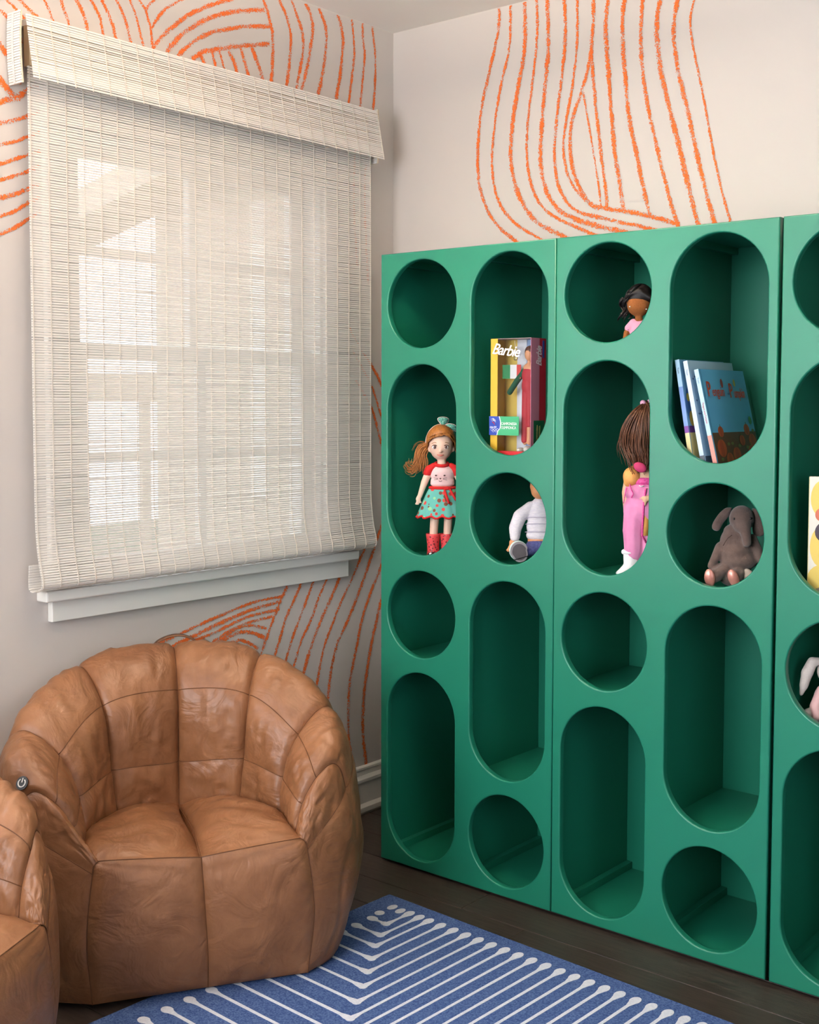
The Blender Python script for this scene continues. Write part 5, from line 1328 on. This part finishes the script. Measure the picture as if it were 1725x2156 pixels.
# ---- plush elephant
def elephant():
    q = Px(83.8, 199.0, 10.27, 0.001106)
    t = thing('plush_elephant', 'seated grey brown plush elephant with shiny rose foot pads', 'plush toy', (1.3358, -0.295, 0.8622), 0.456, 'plush animals in the cubbies')
    M_PL = mat('taupe_plush', (112, 93, 85), 0.95, 0.05, (95, 78, 72), 40.0, 0.5, 260.0, sheen=0.4)
    organic('body', [('e', q(900, 1250, 80), q.e(400, 330, 330)), ('e', q(880, 1020, 80), q.e(340, 280, 300)), ('e', q(960, 1420, 60), q.e(420, 330, 250)), ('e', q(850, 820, 80), q.e(240, 220, 170)),
        ('e', q(1000, 530, 0), q.e(275, 270, 290)), ('e', q(1010, 640, -120), q.e(210, 190, 200)), ('c', q(1060, 720, -200), q(1100, 880, -250), q.r(140), q.r(108)), ('c', q(1100, 880, -250), q(1120, 1020, -260), q.r(106), q.r(100)),
        ('c', q(560, 1180, 20), q(450, 1400, -60), q.r(130), q.r(100)), ('c', q(450, 1400, -60), q(360, 1560, -110), q.r(100), q.r(75)),
        ('c', q(1230, 960, 20), q(1350, 1180, -60), q.r(110), q.r(95)), ('c', q(1350, 1180, -60), q(1420, 1400, -90), q.r(95), q.r(85)),
        ('c', q(650, 1640, 0), q(420, 1780, -300), q.r(170), q.r(140)), ('c', q(980, 1660, 0), q(900, 1780, -330), q.r(170), q.r(140)), ('e', q(880, 1780, 80), q.e(380, 300, 250))], 0.003, M_PL, t)
    # ears: soft flat shells
    def ear(pts, thick, nm='ear'):
        P = catmull(pts + [pts[0]], 5)[:-1]; c = sum((p for p in P), Vector()) / len(P)
        bm = bmesh.new()
        rings = []
        for s_, off in ((1.0, 0.0), (0.93, -0.5), (0.7, -0.85), (0.35, -1.0)):
            rings.append([bm.verts.new(c + (p - c) * s_ + Vector((0, off * thick, 0))) for p in P])
        back = [bm.verts.new(c + (p - c) * 0.9 + Vector((0, 0.5 * thick, 0))) for p in P]
        n = len(P); cv = bm.verts.new(c + Vector((0, -0.75 * thick, 0))); cb = bm.verts.new(c + Vector((0, 0.7 * thick, 0)))
        for r_ in range(3):
            for i in range(n): bm.faces.new((rings[r_][i], rings[r_][(i + 1) % n], rings[r_ + 1][(i + 1) % n], rings[r_ + 1][i]))
        for i in range(n):
            bm.faces.new((rings[3][i], rings[3][(i + 1) % n], cv)); bm.faces.new((rings[0][(i + 1) % n], rings[0][i], back[i], back[(i + 1) % n])); bm.faces.new((back[(i + 1) % n], back[i], cb))
        bmesh.ops.recalc_face_normals(bm, faces=bm.faces)
        return put(nm, bm, M_PL, t)
    ear([q(790, 300, 40), q(660, 310, 20), q(520, 430, 0), q(400, 620, -20), q(375, 740, -20), q(430, 800, -10), q(520, 800, 20), q(610, 640, 60), q(740, 470, 70)], q.r(46))
    ear([q(1220, 300, 40), q(1330, 340, 20), q(1430, 560, 0), q(1490, 760, 0), q(1470, 860, 0), q(1370, 910, 20), q(1250, 860, 60), q(1220, 640, 80)], q.r(46))
    for x, y, d in ((840, 515, -222), (1180, 500, -215)):
        bm = bmesh.new(); ellipsoid(bm, q(x, y, d), q.e(20, 16, 26)); put('eye', bm, M_BLACK, t)
    M_ROSE = mat('rose_satin', (214, 150, 136), 0.28, 0.6, (196, 128, 114), 60.0, 0.4, 60.0, metal=0.35)
    for (x, y, d, ry) in ((350, 1785, -420, -0.10), (850, 1770, -450, -0.36)):
        bm = bmesh.new(); ellipsoid(bm, q(x, y, d), q.e(118, 60, 205), (0.1, ry, -0.15)); put('foot_pad', bm, M_ROSE, t)
    organic('tail', [('c', q(1120, 1640, -150), q(1200, 1700, -200), q.r(70), q.r(80)), ('e', q(1130, 1760, -210), q.e(80, 60, 80))], 0.003, mat('pale_plush', (176, 162, 148), 0.95, 0.05), t)
    bm = bmesh.new(); tube(bm, [q(800, 870, -215), q(720, 930, -235), q(660, 1020, -238), q(620, 1100, -232)], q.r(7), 5); put('belly_seam', bm, mat('plush_seam', (70, 54, 50), 0.95, 0.05), t)
    return t
elephant()

# ---- plush rabbit at the right edge
def rabbit():
    q = Px(63.8, 545.4, 3.717, 0.001054)
    t = thing('plush_rabbit', 'pale plush rabbit in pink with drooping ear, partly cut by the right edge', 'plush toy', (1.5398, -0.320, 0.5824), 0.395, 'plush animals in the cubbies')
    M_RB = mat('cream_plush', (214, 202, 194), 0.95, 0.05, (202, 188, 180), 40.0, 0.4, 240.0, sheen=0.3)
    organic('body', [('e', q(400, 1600), q.e(130, 120, 120)), ('e', q(395, 1640, -60), q.e(80, 80, 70)), ('e', q(410, 1830, 40), q.e(130, 110, 150)), ('e', q(410, 1950, 40), q.e(150, 120, 75)),
        ('c', q(300, 1780, 0), q(258, 1890, -50), q.r(40), q.r(34)), ('c', q(258, 1890, -50), q(275, 1960, -90), q.r(34), q.r(30)), ('c', q(510, 1780, 0), q(560, 1890, -50), q.r(40), q.r(34)),
        ('c', q(300, 1975, 20), q(215, 1935, -40), q.r(45), q.r(38)), ('c', q(440, 1980, 0), q(420, 1990, -150), q.r(48), q.r(38))], 0.003, M_RB, t)
    organic('romper', [('e', q(410, 1830, 30), q.e(140, 122, 140)), ('c', q(320, 1765, 0), q(266, 1880, -50), q.r(50), q.r(44)), ('c', q(266, 1880, -50), q(280, 1945, -90), q.r(43), q.r(36)), ('c', q(500, 1770, 0), q(550, 1890, -50), q.r(50), q.r(42))], 0.003, mat('blush_pink_cloth', (232, 190, 188), 0.9, 0.1, (224, 178, 178), 30.0), t)
    organic('ear', [('c', q(330, 1520, -20), q(240, 1530, -50), q.r(24), q.r(40)), ('c', q(240, 1530, -50), q(200, 1620, -60), q.r(42), q.r(48)), ('c', q(200, 1620, -60), q(178, 1720, -60), q.r(44), q.r(36)), ('c', q(178, 1720, -60), q(160, 1785, -58), q.r(32), q.r(18))], 0.003, M_RB, t)
    organic('ear', [('c', q(470, 1520, -20), q(560, 1540, -40), q.r(24), q.r(40)), ('c', q(560, 1540, -40), q(600, 1640, -50), q.r(42), q.r(46)), ('c', q(600, 1640, -50), q(620, 1760, -50), q.r(42), q.r(20))], 0.003, M_RB, t)
    for x in (360, 440):
        bm = bmesh.new(); ellipsoid(bm, q(x, 1600, -112), q.e(10, 6, 12)); put('eye', bm, M_BLACK, t)
    bm = bmesh.new(); ellipsoid(bm, q(398, 1640, -138), q.e(14, 8, 10)); put('nose', bm, mat('nose_pink', (214, 140, 140), 0.6, 0.2), t)
    return t
rabbit()

# ---- picture books leaning on the divider
def hard_book(name, label, loc, lean, w, h, th, cover, spine_cols, group=None, rz=0.0):
    """local x: thickness (front cover on +x), y: from spine into the shelf, z: height"""
    t = thing(name, label, 'book', loc, rz, group)
    t.rotation_euler = (0, -lean, rz)
    box_obj('back_board', (0, 0.0015, 0), (0.0018, w, h), cover, t, 0.0004)
    box_obj('front_board', (th - 0.0018, 0.0015, 0), (th, w, h), cover, t, 0.0004)
    box_obj('page_block', (0.0019, 0.003, 0.003), (th - 0.0019, w - 0.003, h - 0.003), mat('book_pages', (236, 230, 216), 0.8, 0.2), t)
    z = 0.0
    for (z1, c, nm) in spine_cols:
        box_obj('spine', (0, 0, z), (th, 0.0015, z1), mat(nm, c, 0.4, 0.4), t); z = z1
    return t
M_SKYB = mat('cover_sky', (112, 184, 226), 0.35, 0.45, (100, 172, 218), 8.0)
M_SKY2 = mat('cover_pale_sky', (192, 216, 234), 0.35, 0.45, (176, 204, 226), 10.0)
M_SKY1 = mat('cover_blue', (120, 176, 214), 0.35, 0.45)
GB = 'blue picture books'
b1 = hard_book('picture_book', 'blue picture book leaning on the divider, leftmost with yellow lower spine', (1.2562, -0.370, 1.1418), math.radians(9.8), 0.225, 0.2535, 0.0108, M_SKY1, [(0.082, (238, 222, 164), 'spine_straw'), (0.098, (120, 66, 150), 'spine_violet'), (0.19, (120, 150, 206), 'spine_periwinkle'), (0.2535, (176, 212, 236), 'spine_sky')], GB)
b2 = hard_book('picture_book', 'pale blue picture book with rain marks, between the other two blue books', (1.2872, -0.370, 1.1418), math.radians(12.1), 0.228, 0.252, 0.0108, M_SKY2, [(0.030, (96, 104, 118), 'spine_slate'), (0.252, (196, 214, 234), 'spine_ice')], GB)
b3 = hard_book('picture_book', 'front picture book with a red title over pumpkins on its blue cover', (1.3180, -0.370, 1.1418), math.radians(13.6), 0.230, 0.233, 0.0105, M_SKYB, [(0.078, (206, 140, 128), 'spine_salmon'), (0.233, (176, 212, 236), 'spine_sky')], GB)
def cover_art(bk, th, items):
    """flat print on the front cover: ellipses and bands (y, z in the cover plane)"""
    for k, (nm, kind, y, z, a, b, c) in enumerate(items):
        x0 = th + 0.0001 + 0.00004 * k
        bm = bmesh.new()
        if kind == 'e': vs = [bm.verts.new((x0, y + a * math.cos(2 * math.pi * i / 20), z + b * math.sin(2 * math.pi * i / 20))) for i in range(20)]
        else: vs = [bm.verts.new((x0, yy, zz)) for yy, zz in ((y, z), (y + a, z), (y + a, z + b), (y, z + b))]
        bm.faces.new(vs)
        obj(nm, bm, mat('print_' + '%02x%02x%02x' % c, c, 0.4, 0.4), bk)
rgb = random.Random(5)
items = [('ground_band', 'r', 0.006, 0.0, 0.224, 0.083, (104, 62, 44)), ('cover_hinge', 'r', 0.007, 0.0835, 0.0025, 0.149, (70, 128, 176))]
for (y, z, s) in ((0.050, 0.085, 0.013), (0.185, 0.088, 0.014), (0.040, 0.046, 0.021), (0.205, 0.060, 0.018), (0.110, 0.028, 0.019), (0.190, 0.030, 0.020), (0.070, 0.018, 0.017), (0.150, 0.062, 0.013), (0.150, 0.016, 0.015)):
    items += [('pumpkin', 'e', y, z, s * 1.05, s, (186, 76, 40)), ('pumpkin_rib', 'e', y, z, s * 0.45, s * 0.98, (166, 62, 34)), ('pumpkin_stalk', 'r', y - 0.0015, z + s * 0.9, 0.003, s * 0.42, (88, 96, 48))]
for (y, z) in ((0.075, 0.055), (0.095, 0.056), (0.130, 0.050), (0.030, 0.020), (0.170, 0.045), (0.215, 0.085)):
    items += [('leaf', 'e', y, z, 0.007, 0.004, (112, 112, 60))]
items += [('leaf', 'e', 0.100, 0.200, 0.006, 0.011, (150, 44, 40)), ('leaf', 'e', 0.165, 0.202, 0.005, 0.009, (190, 170, 70)), ('leaf', 'e', 0.210, 0.110, 0.008, 0.010, (70, 130, 80))]
cover_art(b3, 0.0105, items)
M_TITLE = mat('title_red', (196, 74, 50), 0.45, 0.3)
RT = (math.pi / 2, 0, math.pi / 2)
text_mesh('P', 0.050, M_TITLE, b3, (0.0124, 0.020, 0.169), RT, sx=0.80, bold=0.0005); text_mesh('enguin', 0.034, M_TITLE, b3, (0.0124, 0.044, 0.169), RT, spacing=0.96, sx=0.72, bold=0.0001)
text_mesh('and', 0.009, mat('title_navy', (60, 90, 130), 0.5, 0.3), b3, (0.0118, 0.121, 0.173), RT)
text_mesh('P', 0.050, M_TITLE, b3, (0.0124, 0.130, 0.166), RT, sx=0.80, bold=0.0005); text_mesh('umpkin', 0.034, M_TITLE, b3, (0.0124, 0.153, 0.166), RT, spacing=0.95, sx=0.60, bold=0.0001)
items = [('ground_band', 'r', 0.006, 0.0, 0.22, 0.028, (90, 98, 112)), ('title_letter', 'r', 0.036, 0.19, 0.008, 0.038, (178, 92, 70))]
for i in range(16):
    items.append(('rain_mark', 'e', rgb.uniform(0.012, 0.05), rgb.uniform(0.10, 0.225), 0.0035, 0.0022, (78, 112, 146)))
for i in range(14): items.append(('snow_dot', 'e', rgb.uniform(0.01, 0.05), rgb.uniform(0.03, 0.10), 0.0026, 0.0026, (206, 218, 232)))
cover_art(b2, 0.0108, items)
cover_art(b1, 0.0108, [('sand_band', 'r', 0.004, 0.0, 0.22, 0.082, (230, 208, 140)), ('violet_band', 'r', 0.004, 0.082, 0.22, 0.016, (112, 58, 140)), ('sea_shape', 'e', 0.030, 0.145, 0.028, 0.046, (66, 110, 170)), ('yellow_spot', 'e', 0.018, 0.165, 0.007, 0.010, (226, 200, 80)), ('yellow_spot', 'e', 0.024, 0.115, 0.012, 0.018, (216, 176, 70))])
for bk, zz, w_ in ((b3, 0.095, 'Penguin and Pumpkin'),):
    text_mesh(w_, 0.0065, M_TITLE, bk, (0.0036, -0.0004, 0.155), (math.pi / 2, math.pi / 2, 0), spacing=0.9)
for bk, zz in ((b1, 0.235), (b2, 0.232), (b3, 0.214)):
    text_mesh('Yoon', 0.0065, mat('spine_ink', (86, 104, 132), 0.5, 0.3), bk, (0.0036, -0.0004, zz), (math.pi / 2, math.pi / 2, 0))

# ---- picture book standing at the right edge
M_CREAM = mat('cover_cream', (236, 228, 214), 0.4, 0.4)
yb = hard_book('picture_book', 'upright picture book with yellow spots cut off by the right edge', (1.5352, -0.345, 0.8634), 0.0, 0.20, 0.272, 0.012, M_CREAM, [(0.272, (226, 214, 160), 'spine_yellow')], None, math.radians(112))
yb.rotation_euler = (0, math.radians(3), math.radians(-68))
items = []
for (y, z, a, b, c) in ((0.028, 0.225, 0.024, 0.040, (238, 206, 110)), (0.030, 0.120, 0.026, 0.046, (238, 206, 110)), (0.026, 0.190, 0.012, 0.014, (214, 120, 96)), (0.034, 0.152, 0.020, 0.022, (84, 74, 84)), (0.030, 0.050, 0.030, 0.030, (238, 206, 110)), (0.090, 0.180, 0.030, 0.040, (238, 206, 110)), (0.12, 0.090, 0.030, 0.040, (214, 120, 96)), (0.1, 0.02, 0.09, 0.018, (150, 140, 120))):
    items.append(('cover_spot', 'e', y, z, a, b, c))
cover_art(yb, 0.012, items)
